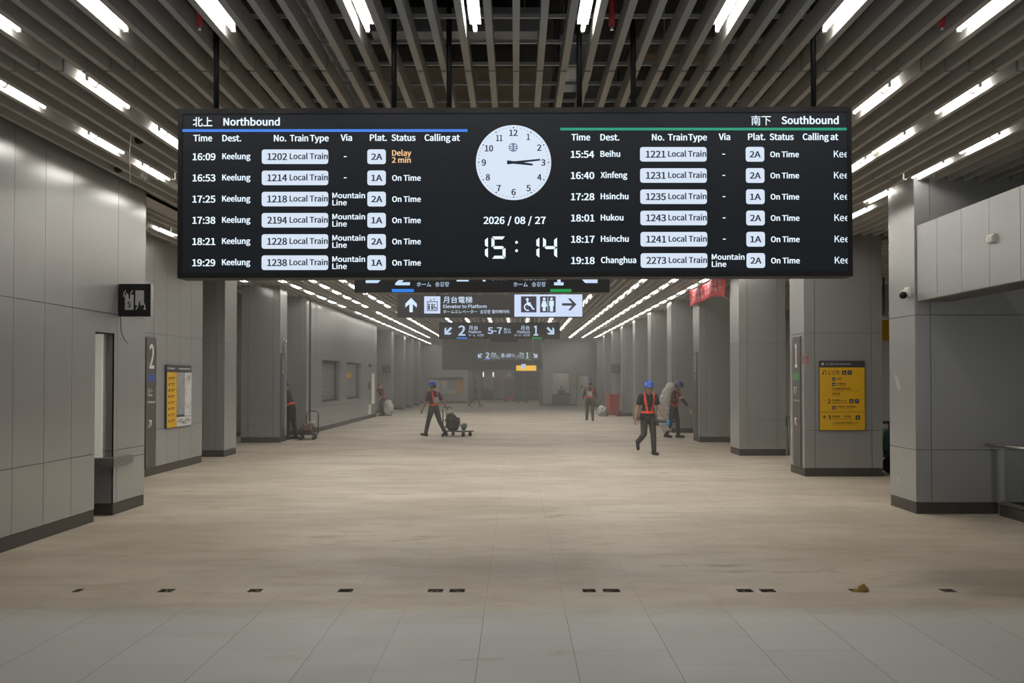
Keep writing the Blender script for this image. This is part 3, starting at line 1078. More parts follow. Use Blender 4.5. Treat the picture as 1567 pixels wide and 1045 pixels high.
def departure_row(yc, r, X):
    """one line of the timetable; X: the places of its columns"""
    o = bpy.data.objects.new('departure_row', None)
    COL.objects.link(o)
    o.parent = board

    def put(name, m, f, lift=0.0015, **kw):
        c = BCan(lift)
        f(c)
        c.build(name, m, o, local=True, **kw)
    put('time', M_LED, lambda c: c.text(r[0], X['t0'], X['t1'], yc + 5.2, -10.3, bold=0.016))
    put('destination', M_LED, lambda c: c.text(r[1], X['d0'], X['d1'], yc + 3.7, -8.8, bold=0.014))
    if r[3] == '-':
        put('via', M_LED, lambda c: c.rect(X['v0'], X['v0'] + 4.4, yc + 0.6, yc - 0.9))
    else:
        put('via', M_LED, lambda c: (c.text('Mountain', X['m0'], X['m0'] + 50, yc - 1.4, -8.2, bold=0.012), c.text('Line', X['m0'], X['m0'] + 22, yc + 9.6, -8.2, bold=0.012)))
    if X['late']:
        put('status', M_LEDORANGE, lambda c: (c.text('Delay', X['s0'], X['s0'] + 29.3, yc - 1.6, -8.4, bold=0.012), c.text('2 min', X['s0'] - 0.4, X['s0'] + 28.5, yc + 9.2, -8.4, bold=0.012)), label='orange delay notice')
    else:
        put('status', M_LED, lambda c: c.text('On Time', X['s0'], X['s0'] + 43.8, yc + 4.3, -8.4, bold=0.016))
    if X['call']:
        put('calling_at', M_LED, lambda c: c.text('Kee', X['call'], X['call'] + 22.5, yc + 4.6, -10.2, bold=0.006, clip=1297.3))
    put('train_badge', M_LEDDIM, lambda c: c.rect(X['b0'], X['b1'], yc + 11.2, yc - 11.2, 4), 0.001, label='white rounded train number badge')
    put('platform_badge', M_LEDDIM, lambda c: c.rect(X['p0'], X['p1'], yc + 11.4, yc - 11.4, 4), 0.001, label='white rounded platform badge')
    put('train_number', M_NAVY, lambda c: (c.text(r[2], X['n0'], X['n0'] + 30.1, yc + 5.0, -10.1, bold=0.018), c.text('Local', X['l0'], X['l0'] + 27.6, yc + 3.7, -8.7, bold=0.016), c.text('Train', X['l0'] + 30.7, X['l0'] + 58.2, yc + 3.7, -8.7, bold=0.016)), 0.0025)
    put('platform_number', M_NAVY, lambda c: c.text(r[4], X['q0'], X['q0'] + 16.8, yc + 4.7, -9.2, bold=0.018), 0.0025)


for k, r in enumerate(NB):
    departure_row(238.6 + 32.6 * k + 1.1, r, dict(t0=293.5, t1=328.4, d0=339, d1=382.1, b0=399.5, b1=501.6, n0=408.3, l0=442.6, v0=525.4, m0=508, p0=561.5, p1=590, q0=567.7, s0=599.7, late=k == 0, call=0))
for k, r in enumerate(SB):
    departure_row(236.6 + 32.68 * k - 0.6, r, dict(t0=874, t1=909.7, d0=919.6, d1=r[5], b0=980.2, b1=1082.5, n0=989.2, l0=1023.4, v0=1106.4, m0=1089.3, p0=1142.4, p1=1171, q0=1148.4, s0=1180.2, late=False, call=1277.7))

# the clock in the middle of the board
KX, KY, KR = 786.0, 248.7, 57.8
c = BCan(0.001)
c.disc(KX, KY, KR, 72)
face = c.build('clock_face', M_LEDDIM, board, local=True, label='round white clock face')
c = BCan(0.0025)
for k in range(12):
    a = R(30 * (k + 1))
    r = 45.6 if k + 1 not in (10, 11) else 43.5
    s = str(k + 1)
    w = 6.4 if len(s) == 1 else 12.6
    if s == '1':
        w = 4.4
    if s == '11':
        w = 9.5
    x, y = KX + r * math.sin(a), KY - r * math.cos(a)
    c.text(s, x - w / 2, x + w / 2, y + 4.6, -9.2, bold=0.021)
for k in range(60):
    a = R(6 * k)
    c.disc(KX + 53.6 * math.sin(a), KY - 53.6 * math.cos(a), 1.15 if k % 5 == 0 else 0.6, 8)
c.build('dial', M_NAVY, face, local=True)
c = BCan(0.003)
EX, EY = 785.6, 225.4
c.ring(EX, EY, 5.7, 6.7)
c.rect(EX - 0.9, EX + 0.9, EY + 5.2, EY - 5.2)
c.rect(EX - 2.0, EX + 2.0, EY - 3.6, EY - 4.8)
c.rect(EX - 3.2, EX + 3.2, EY + 4.8, EY + 3.8)
for dy in (-1.2, 1.6):
    c.rect(EX - 5.6, EX - 1.5, EY + dy + 0.55, EY + dy - 0.55)
    c.rect(EX + 1.5, EX + 5.6, EY + dy + 0.55, EY + dy - 0.55)
c.build('emblem', M_CLOCKBLUE, face, local=True, label='small round blue railway emblem')
for nm, ang, l, w, lf in (('minute_hand', 84, 41, 2.6, 0.0035), ('hour_hand', 96.5, 29.5, 3.0, 0.0045)):
    c = BCan(lf)
    dx, dy = math.sin(R(ang)), -math.cos(R(ang))
    nx, ny = -dy, dx
    a, b = (KX - dx * 10, KY - dy * 10), (KX + dx * l, KY + dy * l)
    c.poly([(a[0] + nx * w * 0.75, a[1] + ny * w * 0.75), (b[0] + nx * w / 2, b[1] + ny * w / 2), (b[0] - nx * w / 2, b[1] - ny * w / 2), (a[0] - nx * w * 0.75, a[1] - ny * w * 0.75)])
    c.build(nm, M_NAVY, face, local=True)
c = BCan()
c.text('2026', 739.7, 771.8, 343.0, -10.6, bold=0.024)
c.text('/', 776.5, 782.5, 343.0, -10.6)
c.text('08', 787.6, 803.6, 343.0, -10.6, bold=0.024)
c.text('/', 808, 813.6, 343.0, -10.6)
c.text('27', 818.6, 835, 343.0, -10.6, bold=0.024)
c.build('date', M_LED, board, local=True)


def seven(c, x0, x1, yt, yb, segs, w=4.6):
    ym, g = (yt + yb) / 2, 0.7
    h = w / 2
    S = {'a': [(x0 + 1, yt), (x1 - 1, yt), (x1 - w, yt + w), (x0 + w, yt + w)], 'd': [(x0 + w, yb - w), (x1 - w, yb - w), (x1 - 1, yb), (x0 + 1, yb)],
         'g': [(x0 + w * 0.5, ym), (x0 + w, ym - h), (x1 - w, ym - h), (x1 - w * 0.5, ym), (x1 - w, ym + h), (x0 + w, ym + h)],
         'f': [(x0, yt + g + 1), (x0 + w, yt + w + g), (x0 + w, ym - h - g), (x0, ym - g)], 'e': [(x0, ym + g), (x0 + w, ym + h + g), (x0 + w, yb - w - g), (x0, yb - g - 1)],
         'b': [(x1, yt + g + 1), (x1, ym - g), (x1 - w, ym - h - g), (x1 - w, yt + w + g)], 'c': [(x1, ym + g), (x1, yb - g - 1), (x1 - w, yb - w - g), (x1 - w, ym + h + g)]}
    for s in segs:
        c.poly(S[s])


T0, T1 = 362.4, 396.6
for x0, x1, sg in ((725.5, 746.4, 'bc'), (751.8, 773.3, 'afgcd'), (804.5, 825.2, 'bc'), (830.8, 852.3, 'fgbc')):
    c = BCan()
    seven(c, x0, x1, T0, T1, sg)
    c.build('time_digit', M_LED, board, local=True)
c = BCan()
c.disc(790.2, 371.5, 2.2, 12)
c.disc(790.2, 384.3, 2.2, 12)
c.build('time_colon', M_LED, board, local=True)


# ------------------------------------------------------------------ hanging signs down the hall
def sign_root(name, D, x0, x1, y0, y1, label, depth=0.16, rods=True, cat='sign'):
    a, b = at(x0, y1, D), at(x1, y0, D)
    root = empty(name, ((a.x + b.x) / 2, D, a.z), label=label, cat=cat)
    mb = MB()
    mb.box(a.x, b.x, D, D + depth, a.z, b.z)
    mb.build('housing', M_SIGN, root, bevel=0.006)
    if rods:
        for t in (0.2, 0.8):
            x = a.x + (b.x - a.x) * t
            x = round((x - 0.104) / 0.2) * 0.2 + 0.104
            mb = MB()
            mb.cone((x, D + depth / 2, b.z), (x, D + depth / 2, 4.9), 0.022)
            mb.build('hanging_rod', M_DARK, root)
    return root, a, b


def platform_sign(D, x0, x1, y0, y1, cars, label):
    root, a, b = sign_root('platform_sign', D, x0, x1, y0, y1, label)
    w, h = b.x - a.x, b.z - a.z

    def k(x, y):          # the layout as read off the sign with cars 5-7
        return ((x - 192) / 1115 * w, (353 - y) / 153 * h)
    C = lambda: Canvas((a.x, D, a.z), (1, 0, 0), (0, -1, 0), k)
    def put(name, f):
        c = C()
        f(c)
        c.build(name, M_SIGNTXT, root)
    put('arrow', lambda c: c.arrow(235, 312, 318, 242, 225, 20))
    put('arrow', lambda c: c.arrow(1182, 1262, 318, 242, 315, 20))
    put('platform_number', lambda c: c.text('2', 371, 433, 320, -88, bold=0.018))
    put('platform_number', lambda c: c.text('1', 1066, 1104, 320, -88, bold=0.018))
    q = 24 if cars[1] == '10' else 0

    def car(c):
        c.text(cars[0], 640, 690, 304, -57, bold=0.018)
        c.rect(697, 722, 284, 276)
        if q:
            c.text('1', 727, 753, 304, -57, bold=0.018)
            c.text('0', 758, 800, 304, -57, bold=0.018)
        else:
            c.text(cars[1], 727, 772, 304, -57, bold=0.018)
        c.cjk('車', 788 + q, 815 + q, 276, 252, bold=0.004)
        c.text('Car', 820 + q, 850 + q, 274, -18, bold=0.008)
        c.cjk('号車', 788 + q, 820 + q, 301, 281, bold=0.002)
        c.cjk('호차', 825 + q, 855 + q, 301, 281, bold=0.002)
    put('car_numbers', car)
    for u0, u1, p0 in ((465, 550, 465), (944, 1028, 913)):
        def words_(c):
            c.cjk('月台', u0, u1, 270, 229, bold=0.008)
            c.text('Platform', p0, p0 + 115, 299, -22, bold=0.01)
            r = 465 if u0 == 465 else 887
            c.cjk('ホーム', r, r + 62, 328, 308, bold=0.004)
            c.cjk('승강장', r + 80, r + 141, 328, 307, bold=0.002)
        put('platform_name', words_)
    c = C()
    c.rect(356, 452, 351, 338)
    c.build('blue_bar', M_SIGNBLUE, root)
    c = C()
    c.rect(1048, 1140, 351, 338)
    c.build('green_bar', M_SIGNGREEN, root)
    return root


platform_sign(12.2, 542.3, 932.8, 393.5, 447.5, ('1', '4'), 'platform sign for cars 1 to 4, mostly hidden behind the departure board')
s57 = platform_sign(25.6, 671.9, 856.9, 493.2, 518.7, ('5', '7'), 'dark hanging platform sign for cars 5 to 7 between platforms 2 and 1')
a, b = at(751, 523, 25.62), at(792, 519, 25.62)
mb = MB()
mb.box(a.x, b.x, 25.6, 25.7, a.z, b.z + 0.005)
mb.build('driver_box', M_SIGN, s57)
platform_sign(46.8, 727, 827, 536.6, 551, ('8', '10'), 'small far platform sign for cars 8 to 10 in front of the grey bulkhead')

# elevator and toilet sign
ED = 16.9
es, a, b = sign_root('elevator_sign', ED, 607.4, 892.2, 450.3, 485.6, 'hanging elevator sign with a lit white toilet and wheelchair panel')
ew, eh = b.x - a.x, b.z - a.z


def ek(x, y):
    return ((x - 282) / 1038 * ew, (272 - y) / 125 * eh)


EC = lambda l=0.0015: (lambda c: (setattr(c, 'lift', l), c)[1])(Canvas((a.x, ED, a.z), (1, 0, 0), (0, -1, 0), ek))
c = EC()
c.arrow(322, 400, 250, 160, 90, 19)
c.build('arrow', M_SIGNTXT, es)
c = EC()
c.cjk('月台電梯', 540, 702, 195, 158, bold=0.006)
c.text('Elevator to Platform', 540, 783, 221, -17, bold=0.01)
c.cjk('ホームエレベーター', 540, 730, 250, 232, bold=0.004)
c.cjk('승강장 엘리베이터', 746, 907, 251, 231, bold=0.003)
c.build('lettering', M_SIGNTXT, es)
c = EC()
c.rect(434, 524, 251, 158)
c.build('lift_plate', M_SIGNLIT, es, label='small white lit lift pictogram plate')
c = EC()
c.rect(937, 1316, 268, 148)
c.build('lit_panel', M_SIGNLIT, es, label='bright white lit panel')
c = EC(0.003)
for q in ((450, 509, 237, 233), (450, 509, 189, 185), (450, 454, 237, 185), (505, 509, 237, 185)):
    c.rect(*q)
for x in (461, 478):
    c.disc(x, 202, 5, 12)
    c.rect(x - 5, x + 5, 230, 208)
c.disc(490, 204, 4.5, 12)
c.ring(492, 222, 6, 9, 14)
c.line([(489, 209), (490, 219), (499, 219), (503, 228)], 4)
c.poly([(466, 181), (471, 172), (476, 181)])
c.rect(470, 472, 181, 176)
c.poly([(484, 172), (489, 181), (494, 172)])
c.build('pictogram', M_PRINTNAVY, es)
c = EC(0.003)
c.rect(974, 1060, 245, 158)
c.rect(1080, 1167, 245, 158)
c.arrow(1200, 1286, 242, 162, 0, 13)
c.build('pictogram', M_PRINTNAVY, es)
c = EC(0.0045)
c.disc(1009, 175, 8, 14)
c.line([(1009, 184), (1012, 205), (1030, 206), (1040, 228), (1048, 225)], 8)
c.line([(1012, 193), (1028, 194)], 6)
c.ring(1012, 216, 15, 22, 20, 70, 360)
for x, sk in ((1103, True), (1144, False)):
    c.disc(x, 172, 8, 14)
    if sk:
        c.poly([(x - 9, 182), (x + 9, 182), (x + 17, 214), (x - 17, 214)])
        c.rect(x - 8, x + 8, 238, 212)
    else:
        c.rect(x - 13, x + 13, 210, 182)
        c.rect(x - 9, x + 9, 240, 205)
c.rect(1122, 1125, 240, 163)
c.build('figure', M_SIGNTXT, es)

# grey bulkhead box behind the far platform sign
a, b = at(676.5, 565.3, 47.4), at(829, 534.5, 47.4)
mb = MB()
mb.box(a.x, b.x, 47.4, 49.0, a.z, ZC)
mb.build('wall_bulkhead', M_BULK, kind='structure', label='dark grey bulkhead hanging from the ceiling behind the far platform sign', cat='bulkhead')
# lines of dark marks on it are left out; a yellow sign hangs past it
YD = 46.6
root, a, b = sign_root('exit_sign', YD, 790, 820.5, 559.2, 567.2, 'small yellow lit exit sign far down the hall under the bulkhead', rods=False)
root.children[0].data.materials[0] = M_YELLOWLIT
mb = MB()
p = at(815, 559, YD)
mb.cone((p.x, YD + 0.08, p.z - 0.01), (p.x, YD + 0.08, 4.6), 0.03)
mb.build('hanging_rod', M_DARK, root)
mb = MB()
a, b = at(797.5, 564, YD), at(804.5, 557, YD)
mb.box(a.x, b.x, YD - 0.03, YD - 0.002, a.z, b.z)
mb.build('lit_panel', M_SIGNLIT, root, label='small white lit square')

# ------------------------------------------------------------------ print boards, strips and signs on walls and pillars
def face_left(x, y0, z0):
    """canvas frame on a face looking to +X: the reader's right is +Y"""
    return (x, y0, z0), (0, 1, 0), (1, 0, 0)


def face_right(x, y1, z0):
    return (x, y1, z0), (0, -1, 0), (-1, 0, 0)


# ticket machine sign on the near left wall
SD = 11.40
a, b = at(181.5, 484, SD), at(230.3, 434.4, SD)
tm = empty('ticket_sign', ((a.x + b.x) / 2, SD, a.z), label='small black square sign with a dollar note pictogram on the near left wall', cat='sign')
mb = MB()
mb.box(a.x, b.x, SD, SD + 0.075, a.z, b.z)
mb.build('housing', M_BLACK, tm, bevel=0.004)
mb = MB()
mb.box(b.x, b.x + 0.006, SD + 0.005, SD + 0.07, a.z, b.z)
mb.build('side_cover', M_STEEL, tm, label='bright metal edge of the sign')
mb = MB()
mb.box(XL - 0.001, a.x + 0.002, SD + 0.01, SD + 0.065, a.z + 0.05, b.z - 0.05)
mb.build('wall_bracket', M_BLACK, tm)
kk = (b.x - a.x) / (1502 - 1190)
c = Canvas((a.x, SD, a.z), (1, 0, 0), (0, -1, 0), lambda x, y: ((x - 1188) * kk, (352 - y) * kk * 0.985))
c.rect(1250, 1335, 287, 135)
c.rect(1352, 1437, 240, 92)
c.line([(1238, 160), (1240, 118), (1256, 92)], 11)
c.line([(1262, 118), (1280, 140), (1286, 170)], 11)
c.line([(1325, 92), (1306, 122), (1304, 160)], 11)
c.line([(1450, 285), (1447, 250), (1437, 222)], 11)
c.line([(1437, 285), (1448, 258)], 11)
c.line([(1360, 285), (1378, 240)], 11)
c.build('pictogram', M_PRINTGREY, tm)
c = Canvas((a.x, SD, a.z), (1, 0, 0), (0, -1, 0), lambda x, y: ((x - 1188) * kk, (352 - y) * kk * 0.985))
c.lift = 0.003
c.text('$', 1273, 1310, 258, -48, bold=0.02)
c.poly([(1284, 134), (1302, 134), (1300, 178), (1288, 178)])
c.poly([(1384, 241), (1402, 241), (1397, 200), (1389, 200)])
c.build('pictogram_gap', M_BLACK, tm)
mb = MB()
mb.tube([(XL + 0.03, SD + 0.03, a.z + 0.06), (XL + 0.025, SD + 0.03, a.z - 0.08), (XL + 0.03, SD + 0.04, a.z - 0.2), (XL + 0.05, SD + 0.1, a.z - 0.3), (XL + 0.065, SD + 0.16, a.z - 0.34)], 0.0045, 6)
mb.build('cable', M_BLACK, tm)


def totem(name, side, x, y0, y1, z1, digit, word, sub, bar, label, text=True):
    root = empty(name, (x, (y0 + y1) / 2, 0.15), label=label, cat='sign strip')
    mb = MB()
    lo, hi = (x, x + 0.025) if side < 0 else (x - 0.025, x)
    mb.box(lo, hi, y0, y1, 0.151, z1)
    mb.build('panel', M_TOTEM, root, bevel=0.003)
    w = y1 - y0
    fr = face_left(x + 0.025, y0, 0) if side < 0 else face_right(x - 0.025, y1, 0)
    c = Canvas(*fr)
    c.text(digit, w * (0.3 if digit != '1' else 0.38), w * (0.74 if digit != '1' else 0.6), z1 - 0.55, 0.42, bold=0.012)
    c.build('platform_number', M_PRINTWHITE, root)
    if text:
        c = Canvas(*fr)
        c.cjk(word, w * 0.16, w * 0.62, z1 - 1.05, z1 - 0.90)
        c.text(sub, w * 0.14, w * 0.86, z1 - 1.17, 0.035, bold=0.01)
        c.build('direction_name', M_PRINTWHITE, root)
        c = Canvas(*fr)
        c.arrow(w * 0.2, w * 0.6, z1 - 1.62, z1 - 1.46, 45 if side < 0 else 135, 0.03)
        c.build('arrow', M_PRINTWHITE, root)
    c = Canvas(*fr)
    c.rect(w * 0.14, w * 0.88, z1 - 0.78, z1 - 0.66)
    c.build('colour_bar', bar, root)
    return root


totem('platform_strip', -1, XL2, 15.68, 16.12, 2.475, '2', '北上', 'Northbound', M_TOTEMBLUE, 'tall dark number 2 strip with a blue bar on the set-back left wall')
totem('platform_strip', 1, XS, 15.98, 16.42, 2.50, '1', '南下', 'Southbound', M_TOTEMGREEN, 'tall dark number 1 strip with a green bar on the pillar with the yellow board')
ts = totem('platform_strip', -1, -6.46, 24.42, 24.78, 2.45, '1', '北上', 'Northbound', M_TOTEMBLUE, 'narrow dark number strip under a clamp on the left pillar hiding a worker', text=False)
totem('platform_strip', 1, 5.07, 24.75, 25.15, 2.5, '1', '南下', 'Southbound', M_TOTEMGREEN, 'narrow dark number strip on the pillar behind the worker with the white sack', text=False)
mb = MB()
mb.box(-6.46, -6.40, 24.5, 24.7, 2.46, 2.62)
mb.tube([(-6.43, 24.6, 2.62), (-6.36, 24.58, 2.70), (-6.38, 24.62, 2.80), (-6.44, 24.6, 2.85)], 0.03, 8)
tag(mb.build('pipe_clamp', M_CHROME), 'shiny metal clamp on top of the number strip of the left pillar', 'clamp')


def squiggles(c, u0, u1, v0, v1, n, w, seed):
    rnd = random.Random(seed)
    for _ in range(n):
        a, b = rnd.uniform(u0, u1), rnd.uniform(v0, v1)
        pts = [(a, b)]
        for _ in range(3):
            a = min(u1, max(u0, a + rnd.uniform(-0.25, 0.25) * (u1 - u0)))
            b = min(v1, max(v0, b + rnd.uniform(-0.12, 0.12) * (v1 - v0)))
            pts.append((a, b))
        c.line(pts, w)


def map_board(name, frame, w, h, cols, label, head=0.13, outset=0.04):
    o, u, n = frame
    O, U, N = Vector(o), Vector(u), Vector(n)
    root = empty(name, O + U * (w / 2), label=label, cat='map board')
    def slab(u0, u1, v0, v1, d0, d1, nm, m, **kw):
        mb = MB()
        pts = [O + U * uu + Vector((0, 0, vv)) + N * d0 for uu, vv in ((u0, v0), (u1, v0), (u1, v1), (u0, v1))]
        mb.prism(pts, N * (d1 - d0))
        return mb.build(nm, m, root, **kw)
    slab(0, w, 0, h, 0, outset, 'board', M_DARK)
    for k, (f0, f1, v0, v1, m, nm, ink) in enumerate(cols):
        slab(f0 * w, f1 * w, v0, v1, outset, outset + 0.006, nm, m)
        c = Canvas(O + N * (outset + 0.006), U, N)
        a, b = f0 * w, f1 * w
        if ink == 'list':
            y = v1 - 0.1
            while y > v0 + 0.08:
                c.rect(a + (b - a) * 0.14, a + (b - a) * 0.26, y - 0.035, y + 0.01)
                c.rect(a + (b - a) * 0.36, a + (b - a) * 0.8, y - 0.005, y + 0.01)
                c.rect(a + (b - a) * 0.36, a + (b - a) * 0.7, y - 0.035, y - 0.025)
                y -= 0.115
        else:
            squiggles(c, a + 0.03, b - 0.03, v0 + 0.04, v1 - 0.04, 16, 0.012, k + 3)
        c.build('print', M_PRINT if ink == 'list' else M_GREY, root)
    if head:
        c = Canvas(O + N * outset, U, N)
        c.disc(0.06, h - head / 2, 0.025, 14)
        for f0, f1, *_ in cols:
            c.rect(f0 * w + 0.1, f0 * w + (f1 - f0) * w * 0.8, h - head * 0.62, h - head * 0.4)
        c.build('heading', M_PRINTGREY, root)
    return root


map_board('map_board', face_left(XL2, 16.56, 0.81), 1.26, 1.19,
          [(0.01, 0.38, 0.01, 1.05, M_YELLOW, 'yellow_panel', 'list'), (0.39, 0.70, 0.24, 1.05, M_MAPGREY, 'grey_map', 'map'), (0.71, 0.995, 0.2, 1.05, M_MAPWHITE, 'white_map', 'map'), (0.39, 0.995, 0.01, 0.19, M_MAPWHITE, 'lower_panel', 'map')],
          'map board with a yellow column and white maps on the set-back left wall')
a, b = at(656, 602.5, 64.96), at(708, 577.5, 64.96)
map_board('map_board', ((a.x, 64.97, a.z), (1, 0, 0), (0, -1, 0)), b.x - a.x, b.z - a.z,
          [(0.01, 0.34, 0.01, 1.0, M_MAPWHITE, 'white_map', 'map'), (0.35, 0.56, 0.01, 1.0, M_MAPWHITE, 'white_map', 'map'), (0.57, 0.77, 0.3, 1.0, M_MAPGREY, 'grey_map', 'map'), (0.57, 0.77, 0.01, 0.28, M_MAPWHITE, 'lower_panel', 'map'), (0.78, 0.995, 0.01, 1.0, M_YELLOW, 'yellow_panel', 'list')],
          'wide map board with a yellow column on the far end wall', head=0)

# yellow exit board on the first free right pillar
YB = 15.83
a, b = at(1254, 658.6, YB - 0.03), at(1323.4, 553, YB - 0.03)
yb = empty('exit_board', ((a.x + b.x) / 2, YB - 0.02, a.z), label='yellow exit information board on the right pillar', cat='sign board')
mb = MB()
mb.box(a.x, b.x, YB - 0.03, YB, a.z, b.z)
mb.build('frame', M_DARK, yb, bevel=0.003)
yk = (b.x - a.x) / (684 - 83)


def yfun(x, y):
    return ((x - 83) * yk, (990 - y) * yk)


YC = lambda l: (lambda c: (setattr(c, 'lift', l), c)[1])(Canvas((a.x, YB - 0.03, a.z), (1, 0, 0), (0, -1, 0), yfun))
c = YC(0.001)
c.rect(88, 680, 985, 164)
c.build('yellow_face', M_YELLOW, yb)
c = YC(0.002)
c.rect(88, 680, 162, 75)
c.build('header', M_DARK, yb)
c = YC(0.003)
c.disc(130, 118, 19, 18)
c.cjk('出口資訊', 172, 292, 134, 104)
c.text('Exit Information', 305, 500, 129, -22, bold=0.014)
c.build('header_lettering', M_PRINTGREY, yb)
c = YC(0.0025)
c.text('1', 205, 226, 258, -50)
c.build('exit_number', M_PRINT, yb)
c = YC(0.0025)
c.text('2', 194, 230, 634, -52)
c.build('exit_number', M_PRINT, yb)
c = YC(0.0025)
c.text('3', 200, 235, 842, -50)
c.build('exit_number', M_PRINT, yb)
c = YC(0.0025)
c.arrow(120, 175, 846, 792, 90, 9)
c.build('arrow', M_PRINT, yb)
c = YC(0.0025)
c.line([(136, 250), (136, 225), (143, 208), (156, 202), (167, 210), (172, 228), (172, 260)], 9)
c.poly([(118, 240), (152, 240), (136, 262)])
c.build('arrow', M_PRINT, yb)
c = YC(0.0025)
c.cjk('北門路', 246, 348, 240, 206)
c.text('Beimen Rd.', 248, 352, 260, -14, bold=0.01)
c.build('text_line', M_PRINT, yb)
c = YC(0.0025)
c.cjk('計程車', 310, 378, 322, 298)
c.text('Taxi', 312, 362, 338, -10, bold=0.008)
c.build('text_line', M_PRINT, yb)
c = YC(0.0025)
c.cjk('客運轉運站', 306, 436, 390, 365)
c.text('Bus Station', 308, 440, 407, -10, bold=0.008)
c.build('text_line', M_PRINT, yb)
c = YC(0.0025)
c.cjk('新竹轉運停車場', 254, 486, 455, 430)
c.text('Transfer Parking', 254, 600, 472, -9, bold=0.006)
c.build('text_line', M_PRINT, yb)
c = YC(0.0025)
c.cjk('商業大樓', 254, 352, 520, 496)
c.text('Building', 256, 340, 538, -9, bold=0.006)
c.build('text_line', M_PRINT, yb)
c = YC(0.0025)
c.cjk('中華路', 250, 350, 608, 582)
c.cjk('(往東方向)', 356, 448, 610, 592, bold=0.006)
c.text('Zhonghua Rd. Section', 248, 448, 634, -14, bold=0.01)
c.build('text_line', M_PRINT, yb)
c = YC(0.0025)
c.cjk('中華路公車停靠站', 310, 566, 692, 668)
c.text('Zhonghua Bus Stop', 310, 520, 710, -9, bold=0.006)
c.build('text_line', M_PRINT, yb)
c = YC(0.0025)
c.rect(98, 672, 749, 745)
c.build('divider', M_PRINT, yb)
c = YC(0.0025)
c.cjk('鐵道路', 252, 352, 820, 792)
c.disc(376, 806, 4, 8)
c.cjk('三民路', 398, 496, 820, 792)
c.text('Tiedao Rd.', 252, 375, 846, -13, bold=0.01)
c.text('Sanmin Rd.', 402, 525, 846, -13, bold=0.01)
c.build('text_line', M_PRINT, yb)
c = YC(0.0025)
c.cjk('火車站旅客服務中心', 252, 590, 902, 878)
c.text('Visitor Center', 254, 560, 920, -9, bold=0.006)
c.build('text_line', M_PRINT, yb)
c = YC(0.0025)
for x, y, s in ((384, 203, 56), (456, 203, 56), (478, 578, 56), (550, 578, 56), (558, 790, 58), (252, 296, 42), (252, 364, 42), (252, 672, 42)):
    c.rect(x, x + s, y + s, y)
c.build('pictogram', M_PRINTNAVY, yb)
c = YC(0.0035)
for x, y in ((384, 203), (478, 578), (558, 790)):
    c.disc(x + 22, y + 12, 5, 8)
    c.ring(x + 26, y + 34, 9, 13, 14)
    c.line([(x + 22, y + 17), (x + 24, y + 30), (x + 38, y + 32), (x + 44, y + 46)], 5)
for x, y in ((456, 203), (550, 578)):
    c.line([(x + 12, y + 44), (x + 22, y + 18), (x + 34, y + 18), (x + 44, y + 44)], 5)
    c.disc(x + 28, y + 12, 5, 8)
for x, y in ((252, 296), (252, 364), (252, 672)):
    c.rect(x + 9, x + 33, y + 30, y + 16)
c.build('figure', M_PRINTGREY, yb)
# a red hash mark sprayed beside it, on the pillar
gk = Canvas((XS, YB, 0), (1, 0, 0), (0, -1, 0), lambda x, y: ((lambda p: (p.x - XS, p.z))(at(x, y, YB))))
gk.lift = 0.0015
for p, q in (((1229.3, 543.5), (1229, 558.5)), ((1236, 543.5), (1236.2, 558)), ((1227.8, 547.5), (1238, 547)), ((1227.8, 554.2), (1237.5, 553.8))):
    gk.line([p, q], 1.2)
gk.build('paint_mark', M_RED, R1, label='red sprayed hash mark')

# ------------------------------------------------------------------ small fittings
# row of floor boxes
fb = 0
for (h0, h1), (px, wpx) in zip(HOLES, BOXES):
    fb += 1
    root = empty('floor_box', ((h0 + h1) / 2, sum(BOXROW) / 2, -0.05), label='open recessed metal floor box with rubble, %s from the left in the row of boxes' % ORD[fb - 1], cat='floor box', group='open floor boxes')
    y0, y1 = BOXROW
    mb = MB()
    t = 0.006
    e = 0.0005
    mb.box(h0 + e, h0 + t, y0 + e, y1 - e, -0.05, -0.001)
    mb.box(h1 - t, h1 - e, y0 + e, y1 - e, -0.05, -0.001)
    mb.box(h0 + t, h1 - t, y0 + e, y0 + t, -0.05, -0.001)
    mb.box(h0 + t, h1 - t, y1 - t, y1 - e, -0.05, -0.001)
    mb.box(h0 + e, h1 - e, y0 + e, y1 - e, -0.055, -0.05)
    mb.build('frame', M_FLOORBOX, root)
    mb = MB()
    rnd = random.Random(fb)
    for _ in range(9):
        mb.ell((rnd.uniform(h0 + 0.02, h1 - 0.02), rnd.uniform(y0 + 0.02, y1 - 0.02), -0.026 + rnd.uniform(0, 0.016)), rnd.uniform(0.008, 0.02), rnd.uniform(0.008, 0.02), rnd.uniform(0.006, 0.014), sub=1)
    o = mb.build('rubble', M_RUBBLE, root)
    o['kind'] = 'stuff'
mb = MB()
h0, h1 = HOLES[10]
cx = h1 - 0.025
mb.ell((cx, 7.27, 0.0), 0.04, 0.03, 0.05, sub=3, nz=0.5, nzs=6)
mb.ell((cx - 0.05, 7.28, -0.02), 0.035, 0.03, 0.03, sub=3, nz=0.5, nzs=6)
tag(mb.build('foam_lump', M_FOAM), 'ochre lump of foam sticking out of a floor box near the right', 'lump')

